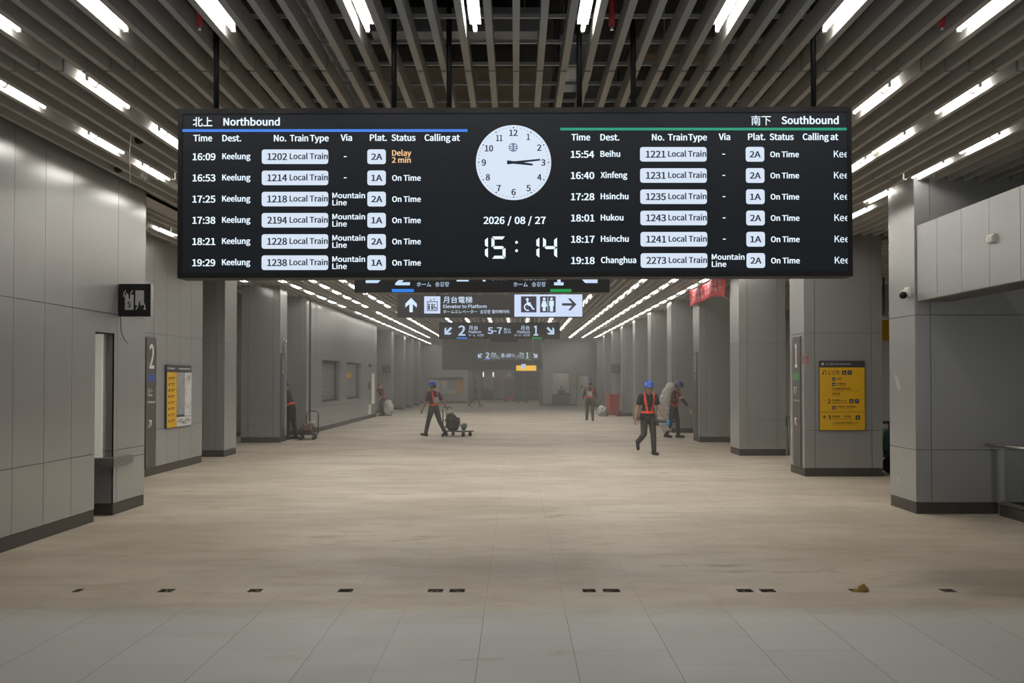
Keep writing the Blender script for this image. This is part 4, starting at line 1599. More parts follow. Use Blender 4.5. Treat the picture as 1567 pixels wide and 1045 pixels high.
# bullet camera and its mount on the nearest right pillar
y0 = at(1385, 450, 11.60).y
p = Vector((XS, 11.60, at(1385, 450, 11.60).z))
sc = empty('security_camera', p, label='white security camera with a black lens on the nearest right pillar', cat='camera')
mb = MB()
mb.box(p.x - 0.03, p.x, p.y - 0.06, p.y + 0.06, p.z - 0.04, p.z + 0.09)
mb.build('wall_plate', M_WHITE, sc, bevel=0.006)
mb = MB()
mb.cap((p.x - 0.035, p.y, p.z + 0.015), (p.x - 0.09, p.y - 0.06, p.z - 0.01), 0.055, 0.058)
mb.build('body', M_WHITE, sc)
mb = MB()
mb.cap((p.x - 0.105, p.y - 0.075, p.z - 0.02), (p.x - 0.115, p.y - 0.09, p.z - 0.022), 0.05, 0.05)
mb.build('lens', M_BLACK, sc, label='black lens')
# twin sensor on the fascia
py = 5.16 * FPX / (1522 - CX)
p = Vector((5.16, py, at(1522, 367, py).z))
fx = empty('wall_sensor', p, label='small pale twin sensor fixed on the fascia over the stairs', cat='sensor')
mb = MB()
mb.box(p.x - 0.03, p.x, p.y - 0.06, p.y + 0.07, p.z - 0.03, p.z + 0.06)
mb.build('body', M_CREAM, fx, bevel=0.004)
mb = MB()
mb.box(p.x - 0.045, p.x - 0.03, p.y - 0.05, p.y - 0.01, p.z - 0.02, p.z + 0.04)
mb.box(p.x - 0.045, p.x - 0.03, p.y + 0.02, p.y + 0.06, p.z - 0.02, p.z + 0.04)
mb.build('eye', M_WHITE, fx)
# scratches of paint on the nearest right pillar
c = Canvas((XS, 12.0, 0), (0, -1, 0), (-1, 0, 0))
for q in (((-0.05, 1.80), (0.06, 1.58)), ((0.0, 1.78), (0.10, 1.56)), ((0.06, 1.75), (0.12, 1.60)), ((0.03, 0.40), (0.06, 0.36))):
    c.line(list(q), 0.012)
c.build('paint_scratch', M_PRINTGREY, R0)

# handrail and glass at the stairs on the right
hr = empty('stair_balustrade', (6.17, 9.5, 0), label='steel handrail and glass balustrade at the stairs on the right', cat='balustrade')
for y in (11.32, 9.9, 8.4):
    mb = MB()
    mb.box(6.14, 6.20, y - 0.03, y + 0.03, 0, 0.83)
    mb.build('post', M_STEEL, hr, bevel=0.004)
mb = MB()
mb.tube([(6.05, 11.38, 0.885), (6.17, 11.2, 0.885), (6.17, 7.0, 0.885)], 0.024, 10)
mb.build('handrail', M_STEEL, hr)
mb = MB()
mb.box(6.164, 6.176, 7.0, 11.28, 0.18, 0.80)
mb.build('glass_panel', M_GLASS, hr)
mb = MB()
mb.box(6.15, 6.19, 7.0, 11.28, 0.14, 0.18)
mb.build('bottom_rail', M_STEEL, hr)
mb = MB()
mb.box(6.13, 6.21, 7.0, 11.28, 0.0, 0.135)
mb.build('plinth', M_BASE, hr)
mb = MB()
mb.bar((6.75, 11.30, 1.30), (9.0, 11.30, -0.6), 0.05, 0.05)
mb.bar((6.75, 11.30, 1.30), (6.75, 11.30, 0.0), 0.05, 0.05)
tag(mb.build('stair_rail', M_STEEL), 'sloping steel rail of the stairs behind the balustrade glass', 'rail')

# handrail ends beside pillars
for X, Y, s, lab in ((5.07 + 1.16, 20.3, 1, 'short steel handrail end between the right pillars past the yellow board'), (-7.62, 23.9, -1, 'short steel handrail end beside the left pillar that hides a worker')):
    mb = MB()
    mb.cone((X, Y, 0), (X, Y, 0.92), 0.03)
    mb.cone((X - 0.16, Y, 0.92), (X + 0.5 * s + 0.16, Y, 0.92), 0.03)
    mb.cone((X, Y, 0), (X, Y, 0.015), 0.06)
    mb.cone((X - 0.14, Y, 0.92), (X - 0.14, Y, 0.98), 0.028)
    tag(mb.build('handrail_end', M_STEEL), lab, 'handrail')
# sockets on the left pillar
for px, lab in ((379.5, 'grey wall socket low on the left pillar, farther from the aisle'), (387.5, 'grey wall socket low on the left pillar, nearer the aisle')):
    p = at(px, 653, 24.36)
    mb = MB()
    mb.box(p.x - 0.035, p.x + 0.035, 24.345, 24.36, p.z - 0.055, p.z + 0.055)
    tag(mb.build('wall_socket', M_GREY, bevel=0.004), lab, 'socket')
# black sensors and a loose wire at the left ceiling
for px, py_, lab in ((181, 262.5, 'small black ceiling sensor low between the slats near the left wall'), (213, 218.5, 'small black ceiling sensor on the slats beside a hanging wire')):
    D = 2.57 * FPX / (581 - py_) * 0.99
    p = at(px, py_, D)
    mb = MB()
    mb.lathe((p.x, D, ZC - 0.028), [(0.015, 0), (0.035, 0.008), (0.045, 0.03), (0.05, 0.06)], 16)
    tag(mb.build('ceiling_sensor', M_BLACK), lab, 'sensor')
D = 9.2
p, q = at(200.5, 155, D), at(199.5, 281, D)
mb = MB()
mb.tube([(p.x, D, ZC + 0.17), p, p * 0.7 + q * 0.3 + Vector((0.012, 0, 0)), p * 0.4 + q * 0.6 - Vector((0.01, 0, 0)), q], 0.004, 6)
tag(mb.build('hanging_wire', M_CREAM), 'thin pale wire dangling from the slats at the left', 'wire')
# sprinklers in red sleeves
for px, x, lab in ((293, -2.3, 'red sleeved sprinkler poking through the slats above Northbound'), (937, 0.7, 'red sleeved sprinkler poking through the slats right of the clock'), (1472, 3.1, 'red sleeved sprinkler poking through the slats at the top right')):
    root = empty('sprinkler', (x, 6.42, ZC), label=lab, cat='sprinkler')
    mb = MB()
    mb.cone((x, 6.42, ZC + 0.0), (x, 6.42, ZC + 0.9), 0.022)
    mb.build('sleeve', M_RED, root, bevel=0.002)
    mb = MB()
    mb.cone((x, 6.42, ZC - 0.022), (x, 6.42, ZC + 0.0), 0.007)
    mb.cone((x, 6.42, ZC - 0.027), (x, 6.42, ZC - 0.022), 0.014)
    mb.build('head', M_CHROME, root)

# ducts and pipes over the slats
for (x0, x1, y0, y1, z0, z1, m, nm, lab) in (
        (-1.35, 0.35, 5.2, 6.2, 4.62, 5.0, M_DUCT, 'air_duct', 'brown wrapped air duct above the slats nearest the picture top'),
        (-1.2, 0.25, 7.3, 7.55, 4.6, 4.8, M_RAIL, 'cable_tray', 'thin grey cable tray above the middle slats'),
        (-1.4, 0.35, 8.2, 9.6, 4.62, 5.1, M_DUCT, 'air_duct', 'brown wrapped air duct just above the departure board middle'),
        (0.40, 0.70, 8.0, 8.7, 4.55, 4.85, M_FOIL, 'foil_pack', 'silver foil pack above the slats over the clock'),
        (-1.62, -1.48, 5.4, 10.5, 4.5, 4.62, M_FOIL, 'foil_pipe', 'silver foil pipe running along above the slats'),
        (1.0, 3.2, 7.8, 8.0, 4.6, 4.75, M_DUCT, 'cable_tray', 'brown cable tray above the slats right of the clock'),
        (1.0, 3.2, 8.5, 8.7, 4.6, 4.75, M_DUCT, 'cable_tray', 'second brown cable tray above the slats right of the clock'),
        (-3.4, -1.8, 7.9, 8.2, 4.6, 4.85, M_DUCT, 'cable_tray', 'brown cable tray above the slats over Northbound')):
    mb = MB()
    mb.box(x0, x1, y0, y1, z0, z1)
    root = empty(nm, ((x0 + x1) / 2, (y0 + y1) / 2, z0), label=lab, cat='duct')
    mb.build('casing', m, root, bevel=0.02)
    for fx_ in (0.15, 0.85):
        for fy_ in ((0.5,) if y1 - y0 < 0.5 else (0.2, 0.8)):
            mb = MB()
            mb.cone((x0 + (x1 - x0) * fx_, y0 + (y1 - y0) * fy_, z1 - 0.01), (x0 + (x1 - x0) * fx_, y0 + (y1 - y0) * fy_, 5.4), 0.006, n=6)
            mb.build('hanger', M_RAIL, root)

# red banner between two right pillars
bn = empty('banner', (5.0, 23.3, 3.6), label='red cloth banner with pale characters hanging between two right pillars', cat='banner')


def bpos(t, v):
    y = 21.2 + t * 4.3
    top = 4.40 - 0.12 * t - 0.10 * math.sin(math.pi * t)
    bot = 3.70 + 0.10 * t + 0.16 * math.sin(math.pi * (t * 0.9)) * (1 - t)
    return Vector((4.985 + 0.03 * math.sin(t * 14 + v * 2), y, bot + (top - bot) * v))


mb = MB()
n1, n2 = 40, 8
for sgn in (0, 1):
    pass
vs = [[mb.bm.verts.new(bpos(i / n1, j / n2)) for j in range(n2 + 1)] for i in range(n1 + 1)]
for i in range(n1):
    for j in range(n2):
        f = mb.bm.faces.new((vs[i][j], vs[i + 1][j], vs[i + 1][j + 1], vs[i][j + 1]))
        f.smooth = True
o = mb.build('cloth', M_BANNER, bn)
sm = o.modifiers.new('thickness', 'SOLIDIFY')
sm.thickness = 0.004
mb = MB()
rnd = random.Random(5)
for k in range(11):
    t0 = 0.09 + 0.078 * k
    for row in range(2):
        v0 = 0.2 + 0.34 * row
        for s in range(6):
            if rnd.random() < 0.5:
                t1, v1 = t0 + rnd.uniform(0, 0.02), v0 + rnd.uniform(0, 0.26)
                q = [(t1, v1), (t1 + 0.035, v1), (t1 + 0.035, v1 + 0.04), (t1, v1 + 0.04)]
            else:
                t1, v1 = t0 + rnd.uniform(0, 0.045), v0 + rnd.uniform(0, 0.1)
                q = [(t1, v1), (t1 + 0.008, v1), (t1 + 0.008, v1 + 0.2), (t1, v1 + 0.2)]
            mb.poly([bpos(min(a_, 0.99), min(b_, 0.95)) - Vector((0.008, 0, 0)) for a_, b_ in q])
mb.build('lettering', M_BANNERTXT, bn)
for t in (0.0, 1.0):
    for v in (0, 1):
        p = bpos(t, v)
        mb = MB()
        mb.tube([p, p + Vector((0.09, -0.16 if t == 0 else 0.16, 0.04 if v else -0.1))], 0.004, 6)
        mb.build('tie_cord', M_WHITE, bn)

# two shuttered windows, door and small fittings in the left shutter wall
def shutter(name, y0, y1, z0, z1, lab, ribs):
    root = empty(name, (-6.6, (y0 + y1) / 2, z0), kind='structure', label=lab, cat='window')
    mb = MB()
    for lo, hi, a_, b_ in ((y0, y1, z1 - 0.05, z1), (y0, y1, z0, z0 + 0.05), (y0, y0 + 0.05, z0 + 0.05, z1 - 0.05), (y1 - 0.07, y1 - 0.01, z0 + 0.05, z1 - 0.05)):
        mb.box(-6.70, -6.64, lo, hi, a_, b_)
    mb.build('window_frame', M_DARK, root)
    mb = MB()
    y0, y1, z0, z1 = y0 + 0.05, y1 - 0.07, z0 + 0.05, z1 - 0.05
    if ribs:
        n = 22
        for k in range(n):
            a_ = z0 + (z1 - z0) * k / n
            b_ = z0 + (z1 - z0) * (k + 1) / n
            mb.prism([(-6.69, y0, a_), (-6.665, y0, (a_ + b_) / 2), (-6.69, y0, b_)], (0, y1 - y0, 0))
    else:
        mb.mi = 1
        mb.box(-6.69, -6.67, y0, y0 + (y1 - y0) * 0.62, z0, z1)
        mb.box(-6.69, -6.675, y0 + (y1 - y0) * 0.63, y1, z0, z1)
    mb.build('shutter', [M_SHUTTER, M_GREY], root)


shutter('window_2', 29.85, 32.95, 0.962, 2.398, 'ribbed roller shutter window in the left shutter wall', True)
shutter('window_3', 34.25, 37.4, 0.962, 2.398, 'flat shuttered window with a yellow notice, left shutter wall', False)
mb = MB()
mb.box(-6.67, -6.655, 34.6, 36.0, 1.80, 1.98)
tag(mb.build('notice', M_YELLOW), 'small yellow notice on the flat shuttered window', 'notice')
dr = empty('door_1', (-6.5, 40.3, 0), kind='structure', label='pale door leaf panel near the end of the left shutter wall', cat='door')
mb = MB()
mb.box(-6.499, -6.485, 40.0, 40.9, 0.62, 2.0)
mb.build('leaf', M_CREAM, dr)
mb = MB()
mb.box(-6.5, -6.48, 39.9, 40.0, 0.55, 2.06)
mb.box(-6.5, -6.48, 40.0, 41.0, 2.0, 2.08)
mb.build('frame', M_GREY, dr)
mb = MB()
mb.box(-6.5, -6.46, 39.2, 39.75, 0.18, 0.62)
tag(mb.build('meter_box', M_WHITE, bevel=0.01), 'small white box low on the left shutter wall before the pale door', 'box')
mb = MB()
mb.box(-6.5, -6.46, 39.3, 39.55, 1.3, 1.6)
tag(mb.build('call_point', M_DARK, bevel=0.01), 'small dark wall unit beside the pale door of the left shutter wall', 'wall unit')
mb = MB()
mb.ell((-6.43, 39.4, 2.36), 0.07, 0.07, 0.07, sub=2)
mb.box(-6.5, -6.46, 39.33, 39.47, 2.3, 2.42)
tag(mb.build('wall_camera', M_DARK), 'small dark dome camera high on the left shutter wall', 'camera')

# dark sign boxes sticking out of far pillars
for px0, px1, py0, py1, D, lab, X in ((585, 598.3, 559, 571, 45.6, 'dark square sign box by the far left pillar near the pale door', -6.42), (935.5, 949.5, 558, 571, 46.0, 'dark square sign box on the far right pillar over the red bin', 5.07)):
    a, b = at(px0, py1, D), at(px1, py0, D)
    root = empty('sign_box', ((a.x + b.x) / 2, D, a.z), label=lab, cat='sign')
    mb = MB()
    mb.box(a.x, b.x, D, D + 0.12, a.z, b.z)
    mb.build('housing', M_DARK, root, bevel=0.008)
    mb = MB()
    xm = (a.x + b.x) / 2
    mb.box(xm - 0.05, xm + 0.05, D + 0.12, D + 0.42, (a.z + b.z) / 2 - 0.05, (a.z + b.z) / 2 + 0.05)
    mb.build('wall_bracket', M_DARK, root)
    c = Canvas((a.x, D, a.z), (1, 0, 0), (0, -1, 0))
    w, h = b.x - a.x, b.z - a.z
    c.rect(w * 0.3, w * 0.48, h * 0.35, h * 0.5)
    c.rect(w * 0.54, w * 0.75, h * 0.4, h * 0.6)
    c.build('pictogram', M_GREY, root)

# ------------------------------------------------------------------ the far end
FY = 75.9
def fbox(mb, px0, px1, py0, py1, D, dep, z0=None):
    a, b = at(px0, py1, D), at(px1, py0, D)
    mb.box(a.x, b.x, D, D + dep, a.z if z0 is None else z0, b.z)
    return a, b


lift = empty('glass_elevator', (at(748, 600, 75).x, 75, 0), label='glass elevator with a dark lower door at the far end of the hall', cat='elevator')
mb = MB()
fbox(mb, 736.5, 739.5, 567, 612, 75, 0.5, 0)
fbox(mb, 755.5, 759.5, 567, 612, 75, 0.5, 0)
fbox(mb, 739.5, 755.5, 567, 571, 75, 0.5)
mb.build('frame', M_GREY, lift)
mb = MB()
fbox(mb, 739.6, 755.4, 597, 612, 75.1, 0.1, 0)
mb.build('door', M_BULK, lift)
mb = MB()
fbox(mb, 739.6, 755.4, 571.2, 596.8, 75.15, 0.05)
mb.build('pane', mat('dull lift glass', (0.30, 0.31, 0.31), 0.15), lift)
for px in (739.6, 754.8):
    mb = MB()
    fbox(mb, px - 0.5, px + 0.5, 569.5, 576.5, 74.9, 0.08)
    mb.build('lamp', mat('lift lamp', (0.8, 0.8, 0.8), 0.5, emit=(1, 0.95, 0.9), es=2.2), lift)
mb = MB()
fbox(mb, 787, 799, 568, 612, 75.2, 0.6, 0)
tag(mb.build('partition_panel', M_BLUEGREY), 'dark blue grey partition panel behind the red lift at the far end', 'partition')
rs = empty('roller_shutter', (at(815, 600, 75.3).x, 75.3, 0), label='grey roller shutter at the far end beside the booth', cat='shutter')
mb = MB()
a, b = at(803, 612, 75.3), at(826, 569, 75.3)
for k in range(16):
    z0, z1 = b.z * k / 16, b.z * (k + 1) / 16
    mb.prism([(a.x, 75.3, z0), (a.x, 75.25, (z0 + z1) / 2), (a.x, 75.3, z1)], (b.x - a.x, 0, 0))
mb.build('curtain', M_SHUTTER, rs)
mb = MB()
mb.box(a.x - 0.15, a.x, 75.2, 75.5, 0, b.z)
mb.box(b.x, b.x + 0.15, 75.2, 75.5, 0, b.z)
mb.box(a.x - 0.15, b.x + 0.15, 75.2, 75.5, b.z, b.z + 0.3)
mb.build('frame', M_GREY, rs)
mb = MB()
a, b = at(826.3, 620.5, 58.6), at(830.3, 598, 58.6)
mb.box(a.x, b.x, 58.4, 58.65, 0, b.z)
tag(mb.build('gate_post', M_DARK), 'dark upright post at the corner of the booth', 'post')
mb = MB()
p = at(826, 561, 58.6)
mb.cone((p.x, 58.4, p.z), (p.x, 58.55, p.z), 0.22, n=24)
mb.bar((p.x, 58.5, p.z), (bx0 + 0.02, 58.85, p.z), 0.06)
tag(mb.build('round_sign', M_DARK), 'dark round sign sticking out from the booth corner', 'sign')
mb = MB()
p = at(824, 571.5, 58.6)
mb.box(p.x - 0.15, p.x + 0.15, 58.45, 58.53, p.z - 0.1, p.z + 0.1)
mb.bar((p.x, 58.5, p.z), (bx0 + 0.02, 58.85, p.z), 0.05)
tag(mb.build('small_sign', M_DARK), 'small dark square sign just below the round sign of the booth corner', 'sign')
mb = MB()
p = at(820.5, 553, 58.4)
mb.ell((p.x, 58.3, p.z), 0.12, 0.12, 0.12, sub=3)
mb.cone((p.x, 58.3, p.z + 0.1), (p.x, 58.3, 4.5), 0.02)
tag(mb.build('dome_camera', M_WHITE), 'white round dome camera above the yellow far sign', 'camera')

# booth: counter, doorway leaf
bc = empty('booth_counter', ((wx0 + wx1) / 2, BY + 0.3, 0), label='dark counter under the booth window at the far right', cat='counter')
mb = MB()
mb.box(wx0 - 0.05, wx1 + 0.05, BY - 0.12, BY - 0.002, 0, wz0 - 0.02)
mb.build('front', M_DARK, bc)
mb = MB()
mb.box(wx0 - 0.05, wx1 + 0.05, BY - 0.14, BY - 0.002, wz0 - 0.02, wz0 + 0.03)
mb.build('top', M_BLACK, bc)
mb = MB()
mb.ell((wx1 - 0.12, BY - 0.07, wz0 + 0.03), 0.30, 0.06, 0.10, sub=2)
tag(mb.build('bundle', M_BAGDARK), 'dark bundle on the booth counter', 'bundle')
mb = MB()
mb.box((wx0 + wx1) / 2 - 0.02, wx1 + 0.02, BY - 0.05, BY - 0.001, wz1 + 0.0, wz1 + 0.1)
tag(mb.build('shutter_box', M_DARK), 'dark shutter box over the booth window', 'shutter box')
dd = empty('door_2', ((dx0 + dx1) / 2, BY, 0), kind='structure', label='pale lit doorway with a leaf ajar in the booth front', cat='door')
mb = MB()
mb.box(dx0, dx0 + 0.06, BY - 0.01, BY + 0.11, 0, dz)
mb.box(dx1 - 0.06, dx1, BY - 0.01, BY + 0.11, 0, dz)
mb.box(dx0 + 0.06, dx1 - 0.06, BY - 0.01, BY + 0.11, dz - 0.07, dz)
mb.build('frame', M_GREY, dd)
mb = MB()
xm = dx0 + (dx1 - dx0) * 0.46
mb.box(dx0 + 0.07, xm, BY + 0.04, BY + 0.08, 0.02, dz - 0.08)
mb.build('leaf', M_CREAM, dd)
mb = MB()
mb.box(dx0 + 0.33, dx0 + 0.45, BY + 0.02, BY + 0.04, 1.18, 1.34)
mb.build('handle', M_DARK, dd)
mb = MB()
mb.box(wx1 + 0.3, wx1 + 0.42, BY - 0.03, BY, 1.2, 1.4)
tag(mb.build('wall_switch', M_DARK), 'small dark switch between the booth window and doorway', 'switch')
# lamp inside the booth: a long tube under its ceiling
bl = empty('booth_lamp', ((wx0 + dx1) / 2, BY + 1.2, 3.05), label='long tube lamp inside the booth behind the window', cat='lamp')
mb = MB()
mb.box(wx0 + 0.1, dx1 + 0.4, BY + 1.15, BY + 1.25, 3.06, 3.099)
mb.build('batten', M_BATTEN, bl)
mb = MB()
mb.cone((wx0 + 0.2, BY + 1.2, 3.03), (dx1 + 0.3, BY + 1.2, 3.03), 0.02)
mb.build('tube', mat('booth tube', (0.9, 0.9, 0.9), 0.5, emit=(1, 0.94, 0.82), es=22.0), bl)

# yellow sign and white lamp seen through the gap between the right pillars
gy = empty('side_sign', (9.3, 22.5, 2.7), label='yellow hanging sign seen through the gap between two right pillars', cat='sign')
mb = MB()
a, b = at(1345, 521, 22.5), at(1366, 490, 22.5)
mb.box(a.x, b.x, 22.5, 22.6, a.z, b.z)
mb.build('face', M_YELLOW, gy)
mb = MB()
mb.cone((a.x + 0.15, 22.55, b.z), (a.x + 0.15, 22.55, 4.8), 0.02)
mb.build('hanging_rod', M_DARK, gy)
mb = MB()
p = at(1353, 486, 22.3)
mb.cone((p.x - 0.2, 22.3, p.z), (p.x + 0.35, 22.3, p.z), 0.055)
mb.cone((p.x - 0.2, 22.3, p.z - 0.09), (p.x - 0.2, 22.3, p.z + 0.09), 0.06)
mb.cone((p.x + 0.3, 22.3, p.z), (p.x + 0.3, 22.3, 4.8), 0.02)
tag(mb.build('side_pipe', M_WHITE), 'white pipe fitting above the yellow sign in the right gap', 'pipe')


# ------------------------------------------------------------------ trolleys, bags, bin
def trolley(name, loc, rz, L, Wd, label, handle='x', hh=0.86, hw=None, hoff=0.0):
    """flat platform trolley: deck along its own x, handle frame at the low-x end (or across the far side)"""
    root = empty(name, loc, rz, label=label, cat='trolley')
    mb = MB()
    mb.box(-L / 2, L / 2, -Wd / 2, Wd / 2, 0.135, 0.165)
    mb.build('deck', M_DARK, root, local=True, bevel=0.008)
    for sx in (-1, 1):
        for sy in (-1, 1):
            mb = MB()
            cx, cy = sx * (L / 2 - 0.1), sy * (Wd / 2 - 0.07)
            mb.cone((cx, cy - 0.02, 0.055), (cx, cy + 0.02, 0.055), 0.055, n=18)
            w = mb.build('wheel', M_BLACK, root, local=True)
            mb = MB()
            mb.box(cx - 0.03, cx + 0.03, cy - 0.032, cy - 0.024, 0.05, 0.135)
            mb.box(cx - 0.03, cx + 0.03, cy + 0.024, cy + 0.032, 0.05, 0.135)
            mb.build('fork', M_GREY, w, local=True)
    mb = MB()
    hw = (hw or Wd * 0.9) / 2
    if handle == 'x':
        pts = [(-L / 2 + 0.02, -hw, 0.15), (-L / 2, -hw, hh - 0.06), (-L / 2 - 0.005, -hw + 0.06, hh), (-L / 2 - 0.005, hw - 0.06, hh), (-L / 2, hw, hh - 0.06), (-L / 2 + 0.02, hw, 0.15)]
        mid = [(-L / 2 + 0.01, -hw, hh * 0.55), (-L / 2 + 0.01, hw, hh * 0.55)]
    else:
        y = Wd / 2 - 0.03
        pts = [(hoff - hw, y, 0.15), (hoff - hw, y, hh - 0.06), (hoff - hw + 0.06, y, hh), (hoff + hw - 0.06, y, hh), (hoff + hw, y, hh - 0.06), (hoff + hw, y, 0.15)]
        mid = [(hoff - hw, y, hh * 0.4), (hoff + hw, y, hh * 0.4)]
    mb.tube(pts, 0.016, 8)
    mb.tube(mid, 0.011, 8)
    mb.build('handle', M_DARK, root, local=True)
    return root


p = flo(471.5, 672)
trolley('platform_trolley', p, R(8), 0.56, 0.62, 'small trolley with brown bundles beside the left shutter wall', handle='y', hh=0.80, hw=0.33, hoff=0.10)
mb = MB()
mb.ell((p.x - 0.02, p.y - 0.02, 0.30), 0.21, 0.2, 0.135, sub=4, nz=0.5, nzs=6)
tag(mb.build('sack', M_BAGBROWN), 'brown bundle lying on the trolley at the left shutter wall', 'sack')
mb = MB()
mb.ell((p.x - 0.16, p.y - 0.14, 0.235), 0.10, 0.11, 0.075, sub=3, nz=0.5, nzs=6)
tag(mb.build('sack', M_BAGDARK), 'dark small bundle at the near left corner of the left trolley', 'sack')
mb = MB()
mb.ell((p.x + 0.10, p.y + 0.02, 0.46), 0.09, 0.09, 0.06, sub=3, nz=0.6, nzs=7)
tag(mb.build('sack', M_BAG), 'small pale plastic bag on top of the left trolley load', 'sack')

q = flo(701, 667)
trolley('platform_trolley', q, R(-32), 0.84, 0.50, 'long flat trolley pulled by the worker in the maroon shirt', handle='x', hh=0.87)
mb = MB()
mb.ell((q.x - 0.17, q.y + 0.03, 0.40), 0.22, 0.2, 0.25, sub=4, nz=0.35, nzs=5)
mb.ell((q.x - 0.22, q.y + 0.06, 0.56), 0.15, 0.15, 0.14, sub=3, nz=0.35, nzs=5)
tag(mb.build('sack', M_BAGDARK), 'big dark sack on the trolley pulled by the worker', 'sack')
mb = MB()
mb.ell((q.x - 0.26, q.y + 0.0, 0.735), 0.13, 0.10, 0.075, sub=3, nz=0.5, nzs=6)
tag(mb.build('sack', M_BAG), 'pale plastic bag tucked into the handle of the pulled trolley', 'sack')
mb = MB()
rnd = random.Random(3)
for k in range(26):
    a_ = rnd.uniform(0, 6.28)
    r_ = rnd.uniform(0.01, 0.12)
    z_ = rnd.uniform(0.25, 0.40)
    mb.tube([(q.x + 0.17, q.y - 0.05, 0.17), (q.x + 0.17 + r_ * 0.6 * math.cos(a_), q.y - 0.05 + r_ * 0.6 * math.sin(a_), z_ * 0.75), (q.x + 0.17 + r_ * math.cos(a_), q.y - 0.05 + r_ * math.sin(a_), z_)], [0.006, 0.012, 0.016], 6)
tag(mb.build('net_bundle', M_TEAL), 'ragged green net bundle on the front of the pulled trolley', 'bundle')
mb = MB()
mb.tube([(q.x + 0.02, q.y - 0.1, 0.34), (q.x + 0.12, q.y - 0.08, 0.33), (q.x + 0.2, q.y - 0.07, 0.30)], 0.012, 6)
tag(mb.build('stick', M_DARK), 'short dark stick between the sack and the green bundle on the trolley', 'stick')

p = flo(938, 637)
rb = empty('wheeled_bin', p, R(12), label='red plastic wheeled bin standing by the far right pillars', cat='bin')
mb = MB()
A = [(-0.25, -0.28), (0.25, -0.28), (0.25, 0.28), (-0.25, 0.28)]
lo = [mb.bm.verts.new((x * 0.8, y * 0.8, 0.06)) for x, y in A]
hi = [mb.bm.verts.new((x, y, 0.95)) for x, y in A]
mb.bm.faces.new(lo[::-1])
mb.bm.faces.new(hi)
for i in range(4):
    j = (i + 1) % 4
    mb.bm.faces.new((lo[i], lo[j], hi[j], hi[i]))
mb.build('body', M_BINRED, rb, local=True, bevel=0.03)
mb = MB()
mb.box(-0.30, 0.30, -0.33, 0.33, 0.95, 1.01)
mb.box(-0.26, 0.26, -0.28, 0.28, 1.01, 1.05)
mb.build('lid', M_BINRED, rb, local=True, bevel=0.015)
for s in (-1, 1):
    mb = MB()
    mb.cone((s * 0.22, 0.2, 0.09), (s * 0.27, 0.2, 0.09), 0.09, n=18)
    mb.build('wheel', M_BLACK, rb, local=True)
for px, py, rx, rz_, m, lab in ((921, 637, 0.24, 0.26, M_BAG, 'pale sack slumped on the floor left of the red bin'), (947.5, 637, 0.13, 0.16, M_BAGDARK, 'dark bag on the floor right of the red bin')):
    p = flo(px, py)
    mb = MB()
    mb.ell((p.x, p.y, rz_ * 0.9), rx, rx * 0.9, rz_, sub=4, nz=0.3, nzs=5)
    tag(mb.build('sack', m), lab, 'sack')

# far red lift and a grey trolley
p = flo(779.5, 613.5)
rl = empty('scissor_lift', p, label='red scissor lift with pale goods on top at the far end', cat='lift')
mb = MB()
mb.box(-0.42, 0.42, -0.5, 0.5, 0.12, 0.5)
mb.build('base', M_RED, rl, local=True, bevel=0.02)
for k in range(3):
    mb = MB()
    z0 = 0.5 + k * 0.36
    for y in (-0.42, 0.42):
        mb.bar((-0.38, y, z0), (0.38, y, z0 + 0.36), 0.06)
        mb.bar((0.38, y, z0), (-0.38, y, z0 + 0.36), 0.06)
    mb.build('scissor_arm', M_DARK, rl, local=True)
mb = MB()
mb.box(-0.45, 0.45, -0.55, 0.55, 1.58, 1.68)
for x in (-0.43, 0.43):
    mb.box(x - 0.03, x + 0.03, -0.53, -0.47, 0.5, 1.60)
    mb.box(x - 0.03, x + 0.03, 0.47, 0.53, 0.5, 1.60)
mb.build('platform', M_RED, rl, local=True)
for sx in (-1, 1):
    for sy in (-1, 1):
        mb = MB()
        mb.cone((sx * 0.36, sy * 0.42 - 0.05, 0.11), (sx * 0.36, sy * 0.42 + 0.05, 0.11), 0.11, n=16)
        mb.build('wheel', M_BLACK, rl, local=True)
mb = MB()
for x, z, r in ((-0.15, 1.86, 0.2), (0.15, 1.84, 0.18), (0.0, 2.05, 0.2)):
    mb.ell((p.x + x, p.y, z), r, r, r, sub=3, nz=0.4, nzs=6)
tag(mb.build('load', M_BAG), 'pale wrapped goods on the red scissor lift', 'load')
p = flo(799, 616.5)
trolley('platform_trolley', p, R(0), 0.8, 0.5, 'grey empty trolley far away right of the red lift', handle='x', hh=0.9)
p = flo(1355.5, 724)
st = empty('hand_cart', (p.x + 0.12, p.y, 0), label='dark cart with one black wheel peeping between two right pillars', cat='cart')
mb = MB()
mb.cone((p.x + 0.08, p.y - 0.03, 0.15), (p.x + 0.08, p.y + 0.03, 0.15), 0.15, n=24)
mb.build('wheel', M_BLACK, st)
mb = MB()
mb.box(p.x + 0.0, p.x + 0.9, p.y + 0.05, p.y + 0.6, 0.28, 0.34)
mb.bar((p.x + 0.10, p.y + 0.05, 0.13), (p.x + 0.10, p.y + 0.05, 0.95), 0.05)
mb.bar((p.x - 0.12, p.y + 0.05, 0.93), (p.x + 0.9, p.y + 0.05, 0.93), 0.05)
mb.build('frame', mat('navy cart frame', (0.025, 0.03, 0.06), 0.5), st)
mb = MB()
mb.tube([(p.x - 0.14, p.y + 0.1, 0.62), (p.x - 0.1, p.y + 0.1, 0.55), (p.x - 0.02, p.y + 0.1, 0.38), (p.x + 0.0, p.y + 0.1, 0.34)], 0.018, 8)
mb.build('brake_hose', M_STEEL, st)
mb = MB()
mb.ell((p.x + 0.1, p.y + 0.33, 0.58), 0.28, 0.22, 0.24, sub=3, nz=0.3)
